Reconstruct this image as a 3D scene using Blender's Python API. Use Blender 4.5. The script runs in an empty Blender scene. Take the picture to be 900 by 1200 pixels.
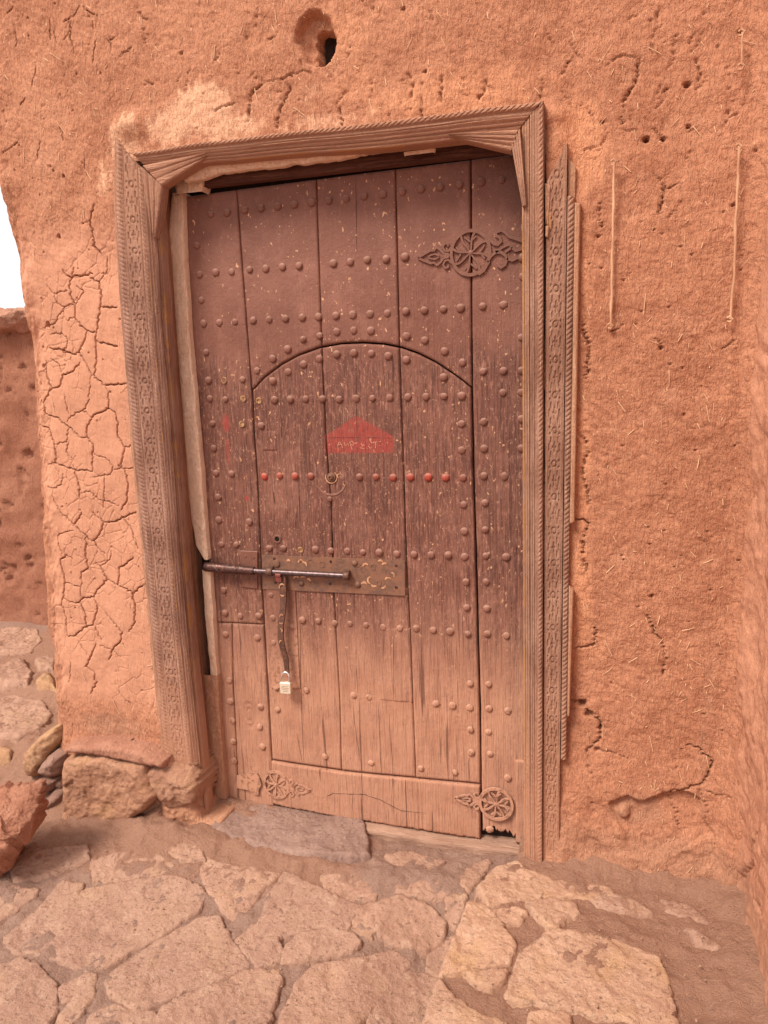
import bpy, math, random
import numpy as np
from mathutils import Matrix, Vector
random.seed(7)
rng = np.random.default_rng(7)
S = bpy.context.scene
C = S.collection

# ------------------------------------------------------------------ camera
DIST, CAMH, FPX = 2.1, 1.461, 867.0
def cam_basis(yaw, pitch, roll):
    yaw, pitch, roll = map(math.radians, (yaw, pitch, roll))
    cy, sy, cp, sp, cr, sr = math.cos(yaw), math.sin(yaw), math.cos(pitch), math.sin(pitch), math.cos(roll), math.sin(roll)
    f = np.array([sy*cp, cy*cp, -sp]); r0 = np.array([cy, -sy, 0]); u0 = np.cross(r0, f)
    return cr*r0+sr*u0, -sr*r0+cr*u0, f
CR, CU, CF = cam_basis(-16.70436, 9.737946, -1.955865)
cam = bpy.data.objects.new('camera', bpy.data.cameras.new('camera'))
C.objects.link(cam); S.camera = cam
cam.data.sensor_fit = 'HORIZONTAL'; cam.data.sensor_width = 36; cam.data.lens = FPX/900*36
cam.data.clip_start = 0.02; cam.data.clip_end = 2000
M = Matrix.Identity(4)
for i in range(3):
    M[i][0] = CR[i]; M[i][1] = CU[i]; M[i][2] = -CF[i]
M[0][3], M[1][3], M[2][3] = 0, -DIST, CAMH
cam.matrix_world = M

# ------------------------------------------------------------------ light
SUN_EL, SUN_AZ = 52.0, 213.0        # compass azimuth of the light, +Y = north; in front of the wall, from the left
world = bpy.data.worlds.new('World'); S.world = world; world.use_nodes = True
wn = world.node_tree.nodes; wl = world.node_tree.links; wn.clear()
sky = wn.new('ShaderNodeTexSky'); sky.sky_type = 'NISHITA'; sky.sun_disc = False
sky.sun_elevation = math.radians(SUN_EL); sky.sun_rotation = math.radians(SUN_AZ)
sky.altitude = 1300; sky.air_density = 0.55; sky.dust_density = 5.0; sky.ozone_density = 0.25
bg = wn.new('ShaderNodeBackground'); bg.inputs['Strength'].default_value = 0.085
wo = wn.new('ShaderNodeOutputWorld')
cm = wn.new('ShaderNodeMix'); cm.data_type = 'RGBA'; cm.inputs[0].default_value = .62
wl.new(sky.outputs[0], cm.inputs[6]); cm.inputs[7].default_value = (10.6, 9.9, 9.2, 1)      # thin bright overcast veil
wl.new(cm.outputs[2], bg.inputs[0]); wl.new(bg.outputs[0], wo.inputs[0])
sun = bpy.data.objects.new('sun', bpy.data.lights.new('sun', 'SUN')); C.objects.link(sun)
sun.data.energy = 2.4; sun.data.angle = math.radians(20); sun.data.color = (1, .90, .78)
az, el = math.radians(SUN_AZ), math.radians(SUN_EL)
sd = Vector((math.sin(az)*math.cos(el), math.cos(az)*math.cos(el), math.sin(el)))
sun.rotation_euler = sd.to_track_quat('Z', 'Y').to_euler()
sun.location = sd*20
S.view_settings.view_transform = 'Standard'; S.view_settings.look = 'None'
S.view_settings.exposure = 0.92; S.view_settings.gamma = 1
S.render.engine = 'CYCLES'
S.cycles.max_bounces = 6; S.cycles.diffuse_bounces = 4

# ------------------------------------------------------------------ pixel of the 900x1200 survey -> point of the place
def ray(x, y): return (x-450)*CR-(y-600)*CU+FPX*CF
def W(x, y, Y=0.0):
    d = ray(x, y); t = (Y+DIST)/d[1]
    return np.array([d[0]*t, CAMH+d[2]*t])
def G(x, y, zf):
    d = ray(x, y); z = 0.0
    for _ in range(12):
        t = (z-CAMH)/d[2]; X, Y = d[0]*t, d[1]*t-DIST
        z = 0.5*z+0.5*(zf(X, Y) if callable(zf) else zf)
    return np.array([X, Y])
def WP(pts, Y=0.0): return np.array([W(x, y, Y) for x, y in pts])
def sc(pts, ox, oy, k): return [(ox+x/k, oy+y/k) for x, y in pts]

# ------------------------------------------------------------------ noise
def _h(ix, iy, seed):
    h = (ix*374761393+iy*668265263+seed*1442695041) & 0xffffffff
    h = ((h ^ (h >> 13))*1274126177) & 0xffffffff
    h = h ^ (h >> 16)
    return (h & 0xffffff)/float(0xffffff)
def vn(x, y, seed=0):
    x = np.asarray(x, float); y = np.asarray(y, float)
    xi = np.floor(x).astype(np.int64); yi = np.floor(y).astype(np.int64)
    fx = x-xi; fy = y-yi
    fx = fx*fx*(3-2*fx); fy = fy*fy*(3-2*fy)
    a = _h(xi, yi, seed); b = _h(xi+1, yi, seed); c = _h(xi, yi+1, seed); d = _h(xi+1, yi+1, seed)
    return (a+(b-a)*fx)*(1-fy)+(c+(d-c)*fx)*fy-0.5
def fbm(x, y, octv=4, seed=0, g=.5):
    r = 0; a = 1
    for i in range(octv):
        r = r+a*vn(x*2**i+i*7.3, y*2**i-i*3.1, seed+i); a *= g
    return r
def sstep(a, b, x):
    t = np.clip((x-a)/(b-a), 0, 1); return t*t*(3-2*t)
def worley(x, y, seed=0):
    x = np.asarray(x, float); y = np.asarray(y, float)
    xi = np.floor(x).astype(np.int64); yi = np.floor(y).astype(np.int64)
    d1 = np.full(x.shape, 9.0); d2 = d1.copy()
    for i in (-1, 0, 1):
        for j in (-1, 0, 1):
            cx = xi+i+_h(xi+i, yi+j, seed); cy = yi+j+_h(xi+i, yi+j, seed+9)
            d = np.hypot(x-cx, y-cy)
            d2 = np.where(d < d1, d1, np.minimum(d2, d)); d1 = np.minimum(d1, d)
    return d1, d2
def inpoly(x, y, poly):
    poly = np.asarray(poly); r = np.zeros(np.shape(x), bool)
    n = len(poly)
    for i in range(n):
        x1, y1 = poly[i]; x2, y2 = poly[(i+1) % n]
        if y1 == y2: continue
        c = ((y1 > y) != (y2 > y)) & (x < (x2-x1)*(y-y1)/(y2-y1)+x1)
        r ^= c
    return r
def polydist(x, y, poly, closed=True):
    d = np.full(np.shape(x), 9.0); n = len(poly)
    for i in range(n if closed else n-1):
        d = np.minimum(d, segd(x, y, poly[i], poly[(i+1) % n]))
    return d
def segd(x, y, a, b):
    ax, ay = a; bx, by = b; L = (bx-ax)**2+(by-ay)**2+1e-12
    t = np.clip(((x-ax)*(bx-ax)+(y-ay)*(by-ay))/L, 0, 1)
    return np.hypot(x-ax-t*(bx-ax), y-ay-t*(by-ay))

# ------------------------------------------------------------------ materials
def rgba(c): return (c[0], c[1], c[2], 1)
class NT:
    def __init__(s, name, rough=.9, spec=.25, metal=0):
        s.m = bpy.data.materials.new(name); s.m.use_nodes = True
        s.n = s.m.node_tree.nodes; s.l = s.m.node_tree.links
        s.b = s.n['Principled BSDF']
        s.b.inputs['Roughness'].default_value = rough
        s.b.inputs['Specular IOR Level'].default_value = spec
        s.b.inputs['Metallic'].default_value = metal
        s.geo = s.n.new('ShaderNodeNewGeometry')
        s.pos = s.geo.outputs['Position']
    def put(s, sock, v):
        if isinstance(v, bpy.types.NodeSocket): s.l.new(v, sock)
        elif isinstance(v, tuple) and len(v) == 3 and sock.type == 'RGBA': sock.default_value = rgba(v)
        else: sock.default_value = v
    def vec(s, scale, off=(0, 0, 0), src=None):
        n = s.n.new('ShaderNodeMapping'); s.l.new(src or s.pos, n.inputs[0])
        n.inputs['Scale'].default_value = scale; n.inputs['Location'].default_value = off
        return n.outputs[0]
    def noise(s, scale, detail=4, rough=.55, vec=None, dist=0):
        n = s.n.new('ShaderNodeTexNoise'); s.l.new(vec or s.pos, n.inputs['Vector'])
        n.inputs['Scale'].default_value = scale; n.inputs['Detail'].default_value = detail
        n.inputs['Roughness'].default_value = rough; n.inputs['Distortion'].default_value = dist
        return n.outputs['Fac']
    def voro(s, scale, vec=None, feature='F1', out='Distance'):
        n = s.n.new('ShaderNodeTexVoronoi'); n.feature = feature
        s.l.new(vec or s.pos, n.inputs['Vector']); n.inputs['Scale'].default_value = scale
        return n.outputs[out]
    def ramp(s, v, a, b, lo=0., hi=1.):
        n = s.n.new('ShaderNodeMapRange'); n.interpolation_type = 'SMOOTHSTEP'
        s.put(n.inputs[0], v); n.inputs[1].default_value = a; n.inputs[2].default_value = b
        n.inputs[3].default_value = lo; n.inputs[4].default_value = hi
        return n.outputs[0]
    def math(s, op, a, b=0., c=0.):
        n = s.n.new('ShaderNodeMath'); n.operation = op
        s.put(n.inputs[0], a); s.put(n.inputs[1], b); s.put(n.inputs[2], c)
        return n.outputs[0]
    def mix(s, f, a, b, mode='MIX'):
        n = s.n.new('ShaderNodeMix'); n.data_type = 'RGBA'; n.blend_type = mode
        s.put(n.inputs[0], f); s.put(n.inputs[6], a); s.put(n.inputs[7], b)
        return n.outputs[2]
    def attr(s, name):
        n = s.n.new('ShaderNodeAttribute'); n.attribute_name = name
        sp = s.n.new('ShaderNodeSeparateColor'); s.l.new(n.outputs['Color'], sp.inputs[0])
        return list(sp.outputs)+[n.outputs['Alpha']]
    def xyz(s):
        n = s.n.new('ShaderNodeSeparateXYZ'); s.l.new(s.pos, n.inputs[0]); return n.outputs
    def bump(s, h, dist, strength=1.0, prev=None):
        n = s.n.new('ShaderNodeBump'); s.l.new(h, n.inputs['Height'])
        n.inputs['Distance'].default_value = dist; n.inputs['Strength'].default_value = strength
        if prev: s.l.new(prev, n.inputs['Normal'])
        return n.outputs[0]
    def done(s, col, nrm=None, rough=None):
        s.put(s.b.inputs['Base Color'], col)
        if nrm: s.l.new(nrm, s.b.inputs['Normal'])
        if rough is not None: s.put(s.b.inputs['Roughness'], rough)
        return s.m
def add(t, *a):
    r = a[0]
    for x in a[1:]: r = t.math('ADD', r, x)
    return r

CLAY = (.500, .232, .138); CLAY_D = (.375, .158, .090); CLAY_L = (.62, .325, .205); PALE = (.70, .40, .255)
def mat_clay(name, c=CLAY, d=CLAY_D, l=CLAY_L, attr=True, straw=True):
    t = NT(name, .95, .12)
    a = t.ramp(t.noise(2.2, 5, .6), .35, .68)
    col = t.mix(a, c, d)
    b = t.ramp(t.noise(9, 6, .65), .5, .75)
    col = t.mix(t.math('MULTIPLY', b, .55), col, l)
    f = t.ramp(t.noise(70, 4, .7), .3, .7)
    col = t.mix(t.math('MULTIPLY', f, .36), col, d)
    col = t.mix(t.ramp(t.noise(150, 3, .7, t.vec((1, 1, .5), (7, 7, 7))), .54, .70, 0, .45), col, l)
    g = t.noise(420, 3, .7)
    col = t.mix(t.ramp(g, .62, .75, 0, .35), col, l)
    col = t.mix(t.ramp(t.noise(260, 2, .6, t.vec((1, 1, 1), (3, 1, 2))), .66, .74, 0, .35), col, (.12, .045, .03))
    if attr:
        at = t.attr('tone')
        n = t.noise(26, 5, .7, t.vec((1.6, 1, .55)))
        pf = t.ramp(add(t, at[0], t.math('MULTIPLY', t.math('SUBTRACT', n, .5), 1.1)), .42, .68)
        col = t.mix(t.math('MULTIPLY', pf, .85), col, PALE)
        of = t.ramp(add(t, at[1], t.math('MULTIPLY', t.math('SUBTRACT', n, .5), .8)), .3, .75)
        col = t.mix(t.math('MULTIPLY', of, .8), col, (.61, .285, .160))
        lf = t.ramp(add(t, at[3], t.math('MULTIPLY', t.math('SUBTRACT', n, .5), .5)), .25, .8)
        col = t.mix(t.math('MULTIPLY', lf, .6), col, (.60, .305, .198))
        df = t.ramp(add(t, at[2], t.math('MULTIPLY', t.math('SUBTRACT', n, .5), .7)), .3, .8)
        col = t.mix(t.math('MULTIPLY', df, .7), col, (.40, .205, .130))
    def rot(ang, sc_):
        m = t.n.new('ShaderNodeMapping'); t.l.new(t.pos, m.inputs[0]); m.inputs['Rotation'].default_value = (0, ang, 0); m.inputs['Scale'].default_value = sc_
        return m.outputs[0]
    v1 = rot(.35, (1, 1, .42))
    big = t.noise(48, 4, .65); mid_ = t.noise(135, 3, .62, v1, .6); fin = t.noise(330, 3, .65, rot(-.3, (1, 1, .6)))
    rg = t.math('ABSOLUTE', t.math('SUBTRACT', t.noise(95, 3, .55, rot(.15, (1, 1, .38)), .8), .5))
    h = add(t, t.math('MULTIPLY', big, .8), t.math('MULTIPLY', mid_, .75), t.math('MULTIPLY', fin, .14), t.math('MULTIPLY', t.ramp(rg, 0, .07), .20))
    if attr: amp = t.ramp(at[3], .2, .8, 1., .38)
    else: amp = 1.
    h = t.math('MULTIPLY', h, amp)
    nrm = t.bump(h, .0050, 1.)
    if straw:
        v2 = t.n.new('ShaderNodeMapping'); t.l.new(t.pos, v2.inputs[0])
        v2.inputs['Rotation'].default_value = (0, .5, 0); v2.inputs['Scale'].default_value = (1, 1, .09)
        s1 = t.ramp(t.noise(230, 1, .4, v2.outputs[0]), .64, .70)
        v3 = t.n.new('ShaderNodeMapping'); t.l.new(t.pos, v3.inputs[0])
        v3.inputs['Rotation'].default_value = (0, -1.0, 0); v3.inputs['Scale'].default_value = (1, 1, .09)
        s2 = t.ramp(t.noise(230, 1, .4, v3.outputs[0]), .66, .72)
        nrm = t.bump(t.math('SUBTRACT', 0., add(t, s1, s2)), .0015, .6, nrm)
    return t.done(col, nrm)
M_CLAY = mat_clay('adobe_clay')
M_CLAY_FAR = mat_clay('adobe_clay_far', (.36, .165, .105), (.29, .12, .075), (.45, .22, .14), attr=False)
M_CAP = mat_clay('straw_mud_cap', (.50, .27, .19), (.38, .19, .13), (.6, .36, .26), attr=False)
M_MUD = mat_clay('mud_mortar', (.52, .27, .165), (.42, .20, .12), (.66, .40, .27), attr=False)

def mat_stone(name, c, d, l, ochre=None, scale=1., grey=.4):
    t = NT(name, .9, .2)
    oi = t.n.new('ShaderNodeObjectInfo')
    col = t.mix(t.ramp(t.noise(5*scale, 5, .6), .35, .65), c, d)
    col = t.mix(t.ramp(t.noise(18*scale, 6, .7), .48, .7, 0, .7), col, l)
    if ochre: col = t.mix(t.ramp(t.noise(9*scale, 3, .5, t.vec((1, 1, 1), (5, 2, 1))), .52, .72, 0, .7), col, ochre)
    col = t.mix(t.math('MULTIPLY', t.ramp(t.noise(110, 4, .7), .35, .7), .35), col, d)
    rn = t.ramp(oi.outputs['Random'], 0, 1, 0, .3)
    col = t.mix(rn, col, (.36, .22, .17))
    col = t.mix(t.ramp(t.noise(300, 2, .6), .66, .74, 0, .5), col, (.14, .08, .06))
    col = t.mix(t.ramp(t.noise(130, 4, .75, t.vec((1, 1, 1), (8, 1, 3))), .53, .66, 0, .5), col, l)
    col = t.mix(t.ramp(t.noise(75, 5, .75, t.vec((1, 1.6, 1), (8, 6, 3))), .60, .68, 0, .55), col, (.26, .135, .095))
    h = add(t, t.math('MULTIPLY', t.noise(22, 6, .7), .8), t.math('MULTIPLY', t.noise(80, 5, .75), .8), t.math('MULTIPLY', t.noise(300, 3, .7), .3), t.math('MULTIPLY', t.ramp(t.noise(75, 5, .75, t.vec((1, 1.6, 1), (8, 6, 3))), .58, .68), -.22))
    return t.done(col, t.bump(h, .010, 1.))
M_PAVE = mat_stone('sandstone_paving', (.49, .290, .205), (.40, .225, .160), (.60, .39, .285), (.50, .30, .19))
M_STEP = mat_stone('ochre_sandstone', (.60, .365, .245), (.50, .285, .19), (.70, .47, .34), (.58, .345, .18))
M_FOOT = mat_stone('rough_foundation_rock', (.49, .25, .15), (.37, .175, .105), (.60, .35, .225), (.57, .32, .16))
M_DARKROCK = mat_stone('dusty_dark_rock', (.38, .215, .155), (.27, .145, .11), (.50, .30, .225), None)
M_OCHRE = mat_stone('ochre_rock', (.52, .30, .155), (.42, .22, .13), (.62, .40, .24), None)
M_BOULDER = mat_stone('red_boulder', (.46, .20, .12), (.36, .145, .085), (.58, .31, .21), None)
M_SLATE = mat_stone('mauve_slate', (.37, .235, .190), (.29, .18, .145), (.45, .29, .23), None)

def mat_ground():
    t = NT('trodden_mortar', .95, .12)
    a = t.attr('tone')
    col = t.mix(t.ramp(t.noise(4, 5, .6), .38, .66), (.47, .292, .225), (.385, .228, .175))
    col = t.mix(t.ramp(t.noise(16, 6, .7), .48, .72, 0, .6), col, (.56, .36, .27))
    n = t.noise(20, 5, .7)
    df = t.ramp(add(t, a[0], t.math('MULTIPLY', t.math('SUBTRACT', n, .5), .9)), .3, .75)
    col = t.mix(t.math('MULTIPLY', df, .85), col, (.47, .25, .165))
    col = t.mix(t.math('MULTIPLY', t.ramp(t.noise(120, 4, .75), .35, .7), .4), col, (.30, .17, .13))
    col = t.mix(t.ramp(t.noise(340, 2, .6), .63, .72, 0, .55), col, (.62, .46, .36))
    col = t.mix(t.ramp(t.noise(290, 2, .6, t.vec((1, 1, 1), (4, 4, 4))), .64, .72, 0, .6), col, (.10, .06, .05))
    h = add(t, t.math('MULTIPLY', t.noise(30, 6, .75), 1.), t.math('MULTIPLY', t.noise(120, 5, .8), .9), t.math('MULTIPLY', t.noise(380, 2, .7), .35))
    return t.done(col, t.bump(h, .011, 1.))
M_GROUND = mat_ground()

ZD_A = float(W(430, 805, .11)[1]); ZD_B = float(W(430, 700, .11)[1])
DUST = (.51, .262, .168)
def mat_door(name, fresh=False, metal=False, base=(.240, .086, .060)):
    t = NT(name, .62, .35)
    x, y, z = t.xyz()
    vg = t.vec((1, 1, .045))
    grain = t.noise(210, 4, .65, vg)
    cell = t.noise(60, 3, .6, t.vec((1, 1, .12)))
    big = t.noise(3.5, 4, .6)
    col = t.mix(t.ramp(big, .35, .65), base, (.172, .066, .045))
    if not metal:
        # weathering belt across the middle
        mid = t.math('MULTIPLY', t.ramp(z, float(W(430, 400, .11)[1])+.1, float(W(430, 470, .11)[1])), 1.)
        mid = t.ramp(add(t, mid, t.math('MULTIPLY', t.math('SUBTRACT', t.noise(7, 5, .65, t.vec((1.4, 1, .5))), .5), 1.6)), .3, .8)
        g = t.ramp(grain, .47, .60)
        col = t.mix(t.math('MULTIPLY', t.math('MULTIPLY', mid, g), .85), col, (.100, .038, .028))
        fl = t.ramp(t.noise(120, 3, .7, t.vec((1, 1, .3), (2, 0, 5))), .53, .66)
        col = t.mix(t.math('MULTIPLY', t.math('MULTIPLY', mid, fl), .6), col, (.40, .20, .145))
        col = t.mix(t.math('MULTIPLY', t.math('MULTIPLY', t.ramp(cell, .45, .7), mid), .45), col, (.10, .04, .03))
        chips = t.math('MULTIPLY', t.ramp(t.noise(95, 2, .5, t.vec((1, 1, .7), (3, 8, 1))), .68, .70), t.ramp(t.noise(9, 3, .6), .42, .54))
        col = t.mix(chips, col, (.60, .34, .19))
        chips2 = t.ramp(t.noise(260, 2, .5, t.vec((1, 1, .7), (1, 8, 1))), .68, .73)
        col = t.mix(t.math('MULTIPLY', t.math('MULTIPLY', chips2, .75), t.ramp(mid, 0, 1, .35, 1.)), col, (.60, .37, .27))
    dn = add(t, t.math('MULTIPLY', t.math('SUBTRACT', t.noise(12, 5, .7, t.vec((3.0, 1, .35))), .5), .42), z)
    dust = t.ramp(dn, ZD_B+.08, ZD_A-.08)
    dust = t.math('MULTIPLY', dust, t.ramp(t.noise(6, 5, .7, t.vec((1.5, 1, .7), (3, 3, 9))), .28, .5, .72, 1.))
    dust = t.math('MULTIPLY', dust, t.ramp(t.noise(90, 4, .7, t.vec((1, 1, .25))), .22, .42, .72, 1.))
    dcol = t.mix(t.ramp(t.noise(8, 5, .6), .4, .7), DUST, (.43, .205, .128))
    dcol = t.mix(t.ramp(grain, .55, .68, 0, .65), dcol, (.27, .125, .085))
    dcol = t.mix(t.ramp(t.noise(40, 5, .75, t.vec((1, 1, .35), (1, 6, 2))), .54, .68, 0, .5), dcol, (.33, .165, .11))
    col = t.mix(t.math('MULTIPLY', dust, .96), col, dcol)
    gen = t.ramp(t.noise(5, 4, .6, t.vec((1, 1, 1), (9, 9, 9))), .45, .75, 0, .28)
    col = t.mix(gen, col, (.42, .20, .14))
    if metal:
        rs = t.ramp(t.noise(75, 3, .6, t.vec((1, 1, 1), (2, 2, 2))), .50, .62)
        nz = t.n.new('ShaderNodeSeparateXYZ'); t.l.new(t.geo.outputs['Normal'], nz.inputs[0])
        col = t.mix(t.math('MULTIPLY', rs, .55), col, (.155, .070, .036))
        col = t.mix(t.math('MULTIPLY', t.ramp(nz.outputs[2], .05, .6), .38), col, (.44, .27, .21))
    rough = t.ramp(dust, 0, 1, .60, .95)
    if not metal:
        blot = t.ramp(t.noise(32, 5, .75, t.vec((1, 1, .5), (4, 4, 4))), .50, .66)
        col = t.mix(t.math('MULTIPLY', blot, .30), col, (.33, .155, .11))
        crv = t.ramp(t.noise(46, 3, .6, t.vec((1, 1, .03), (1, 7, 4))), .62, .66)
        col = t.mix(t.math('MULTIPLY', t.math('MULTIPLY', crv, mid), .7), col, (.10, .04, .028))
    h = add(t, t.math('MULTIPLY', t.noise(70, 4, .7), .5), t.math('MULTIPLY', grain, t.ramp(z, float(W(430, 300, .11)[1])+.1, float(W(430, 470, .11)[1]), .12, 1.)), t.math('MULTIPLY', t.noise(300, 3, .6), .25))
    nrm = t.bump(h, .0050 if not metal else .0022, 1.)
    if fresh:      # faded red paint: gable shape, splashes
        def boxm(x0, x1, z0, z1, k):
            w = t.math('MULTIPLY', t.math('SUBTRACT', t.noise(90, 3, .6), .5), k)
            a1 = t.ramp(t.math('ADD', x, w), x0-.0015, x0+.0015); a2 = t.ramp(t.math('ADD', x, w), x1+.0015, x1-.0015)
            b1 = t.ramp(t.math('ADD', z, w), z0-.0015, z0+.0015); b2 = t.ramp(t.math('ADD', z, w), z1+.0015, z1-.0015)
            return t.math('MULTIPLY', t.math('MULTIPLY', a1, a2), t.math('MULTIPLY', b1, b2))
        p0 = W(382, 531, .11); p1 = W(461, 512, .11); ap = W(418, 487, .11)
        m1 = boxm(p0[0], p1[0], p0[1], p1[1], .004)
        dx = t.math('ABSOLUTE', t.math('SUBTRACT', x, float(ap[0])))
        rf = t.math('SUBTRACT', float(ap[1]), t.math('MULTIPLY', dx, float((ap[1]-p1[1])/(p1[0]-ap[0]+.004))))
        m2 = t.math('MULTIPLY', t.ramp(t.math('SUBTRACT', rf, z), -.001, .002), t.ramp(z, float(p1[1])-.001, float(p1[1])+.001))
        m2 = t.math('MULTIPLY', m2, t.ramp(dx, .13, .12))
        red = t.math('MAXIMUM', m1, m2)
        def blob(px, py, rx, rz, amp):
            q = W(px, py, .11)
            ex = t.math('DIVIDE', t.math('SUBTRACT', x, float(q[0])), rx); ez = t.math('DIVIDE', t.math('SUBTRACT', z, float(q[1])), rz)
            r = t.math('SQRT', t.math('ADD', t.math('MULTIPLY', ex, ex), t.math('MULTIPLY', ez, ez)))
            r = t.math('ADD', r, t.math('MULTIPLY', t.math('SUBTRACT', t.noise(70, 4, .7, t.vec((1, 1, .4))), .5), 1.6))
            return t.ramp(r, 1.0, .45, 0, amp)
        red = t.math('MULTIPLY', red, t.ramp(t.noise(160, 3, .7, t.vec((1, 1, .5))), .36, .54, .22, .74))
        for q in ((265, 495, .017, .035, .6), (267, 528, .008, .05, .45), (289, 584, .012, .011, .8)):
            red = t.math('MAXIMUM', red, blob(*q))
        col = t.mix(red, col, (.36, .050, .040))
    return t.done(col, nrm, rough)
M_DOOR = mat_door('weathered_maroon_door_paint', True, base=(.208, .084, .057))
M_STUD = mat_door('painted_iron_stud', metal=True, base=(.225, .094, .068))
M_STUDR = mat_door('red_painted_stud', metal=True, base=(.40, .050, .032))
M_HINGE = mat_door('painted_hinge_iron', metal=True, base=(.195, .085, .060))

def mat_simple(name, c, d, rough=.6, metal=0, bumpd=.001, sc_=80, spec=.3, e=None, stretch=(1, 1, 1)):
    t = NT(name, rough, spec, metal)
    col = t.mix(t.ramp(t.noise(sc_, 5, .65, t.vec(stretch)), .38, .64), c, d)
    if e: col = t.mix(t.ramp(t.noise(sc_*2.3, 4, .7, t.vec(stretch, (3, 3, 3))), .55, .66), col, e)
    return t.done(col, t.bump(t.noise(sc_*3, 4, .7, t.vec(stretch)), bumpd, .9))
M_RUST = mat_simple('rusted_iron_plate', (.24, .115, .072), (.155, .085, .062), .62, .2, .0012, 45, e=(.27, .115, .055))
M_BRASSWEAR = mat_simple('worn_brass_relief', (.70, .40, .23), (.40, .19, .11), .45, .35, .0006, 90)
M_DARKIRON = mat_simple('dark_bolt_iron', (.11, .050, .042), (.06, .034, .032), .42, .5, .0006, 70, e=(.23, .12, .09))
M_STEEL = mat_simple('polished_bolt_steel', (.15, .11, .11), (.09, .055, .055), .38, .7, .0002, 90)
M_HASP = mat_simple('brown_hasp_iron', (.17, .082, .06), (.105, .058, .045), .5, .4, .0008, 60, e=(.26, .11, .055))
M_PADBRASS = mat_simple('pale_brass_padlock', (.74, .64, .52), (.66, .54, .41), .42, .3, .0002, 120)
M_CHROME = mat_simple('bright_shackle_steel', (.75, .72, .68), (.65, .6, .55), .22, .9, .0001, 100)
M_BLACK = mat_simple('dark_wood_and_gap_shade', (.030, .014, .010), (.018, .009, .007), .9, 0, .001, 40)  # near-black: dark wood, also the shade inside gaps and the beam hole
M_SCRATCH = mat_simple('scratched_bare_wood', (.60, .30, .20), (.50, .22, .15), .9, 0, .0005, 200)
M_REED = mat_simple('dry_reed', (.60, .36, .22), (.46, .24, .14), .75, 0, .0006, 60, stretch=(1, 1, .2))
M_STRAW = mat_simple('chopped_straw', (.78, .52, .32), (.62, .36, .21), .8, 0, .0003, 60)

def mat_frame(name, horiz=False, top=True, low=True, c=(.420, .222, .150), d=(.30, .145, .095), l=(.54, .32, .22), edge=(.42, .20, .075)):
    t = NT(name, .85, .15)
    x, y, z = t.xyz()
    v = t.vec((.06, 1, 1) if horiz else (1, 1, .06))
    gr = t.noise(160, 5, .7, v)
    col = t.mix(t.ramp(t.noise(5, 4, .6), .35, .65), c, d)
    col = t.mix(t.ramp(gr, .50, .66, 0, .65), col, l)
    col = t.mix(t.ramp(t.noise(260, 3, .7, v), .58, .68, 0, .6), col, (.20, .095, .065))
    col = t.mix(t.ramp(t.noise(55, 4, .7, t.vec((.12, 1, 1) if horiz else (1, 1, .12), (2, 2, 2))), .56, .68, 0, .5), col, (.19, .085, .055))
    at = t.attr('tone')
    col = t.mix(t.ramp(at[0], .3, .8, 0, .85), col, edge)
    n = t.noise(14, 5, .65)
    dz = t.ramp(add(t, z, t.math('MULTIPLY', t.math('SUBTRACT', n, .5), .6)), .80, .08)
    if low: col = t.mix(t.math('MULTIPLY', dz, .85), col, (.47, .235, .148))
    tp = t.ramp(add(t, z, t.math('MULTIPLY', t.math('SUBTRACT', n, .5), .5)), 1.7, 2.1)
    if top: col = t.mix(t.math('MULTIPLY', tp, .45), col, (.52, .275, .175))
    h = add(t, gr, t.math('MULTIPLY', t.noise(400, 3, .6, v), .4))
    h = t.math('ADD', h, t.math('MULTIPLY', t.noise(90, 4, .7), .7))
    return t.done(col, t.bump(h, .0055, 1.))
M_FRAME = mat_frame('carved_frame_wood', c=(.400, .222, .155), d=(.275, .138, .093), l=(.53, .32, .225)); M_LINTEL = mat_frame('lintel_wood', True)
M_FRAMEL = mat_frame('left_jamb_wood', c=(.375, .205, .148), d=(.255, .128, .090), l=(.50, .30, .215))
M_REVEAL = mat_frame('reveal_board_wood', c=(.34, .165, .10), d=(.23, .105, .065), l=(.46, .24, .14), top=False, low=False)
M_HEADER = mat_frame('header_dark_shaded_wood', True, c=(.12, .045, .030), d=(.085, .032, .022), l=(.20, .085, .055), top=False, low=False)  # dark brown wood, lowered further for the shade under the lintel
M_TRIM = mat_frame('pale_trim_wood', c=(.50, .27, .165), d=(.42, .21, .125), l=(.58, .35, .23))
M_SILL = mat_frame('threshold_wood', True, False, False, c=(.46, .285, .205), d=(.36, .21, .15), l=(.56, .37, .27))

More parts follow.
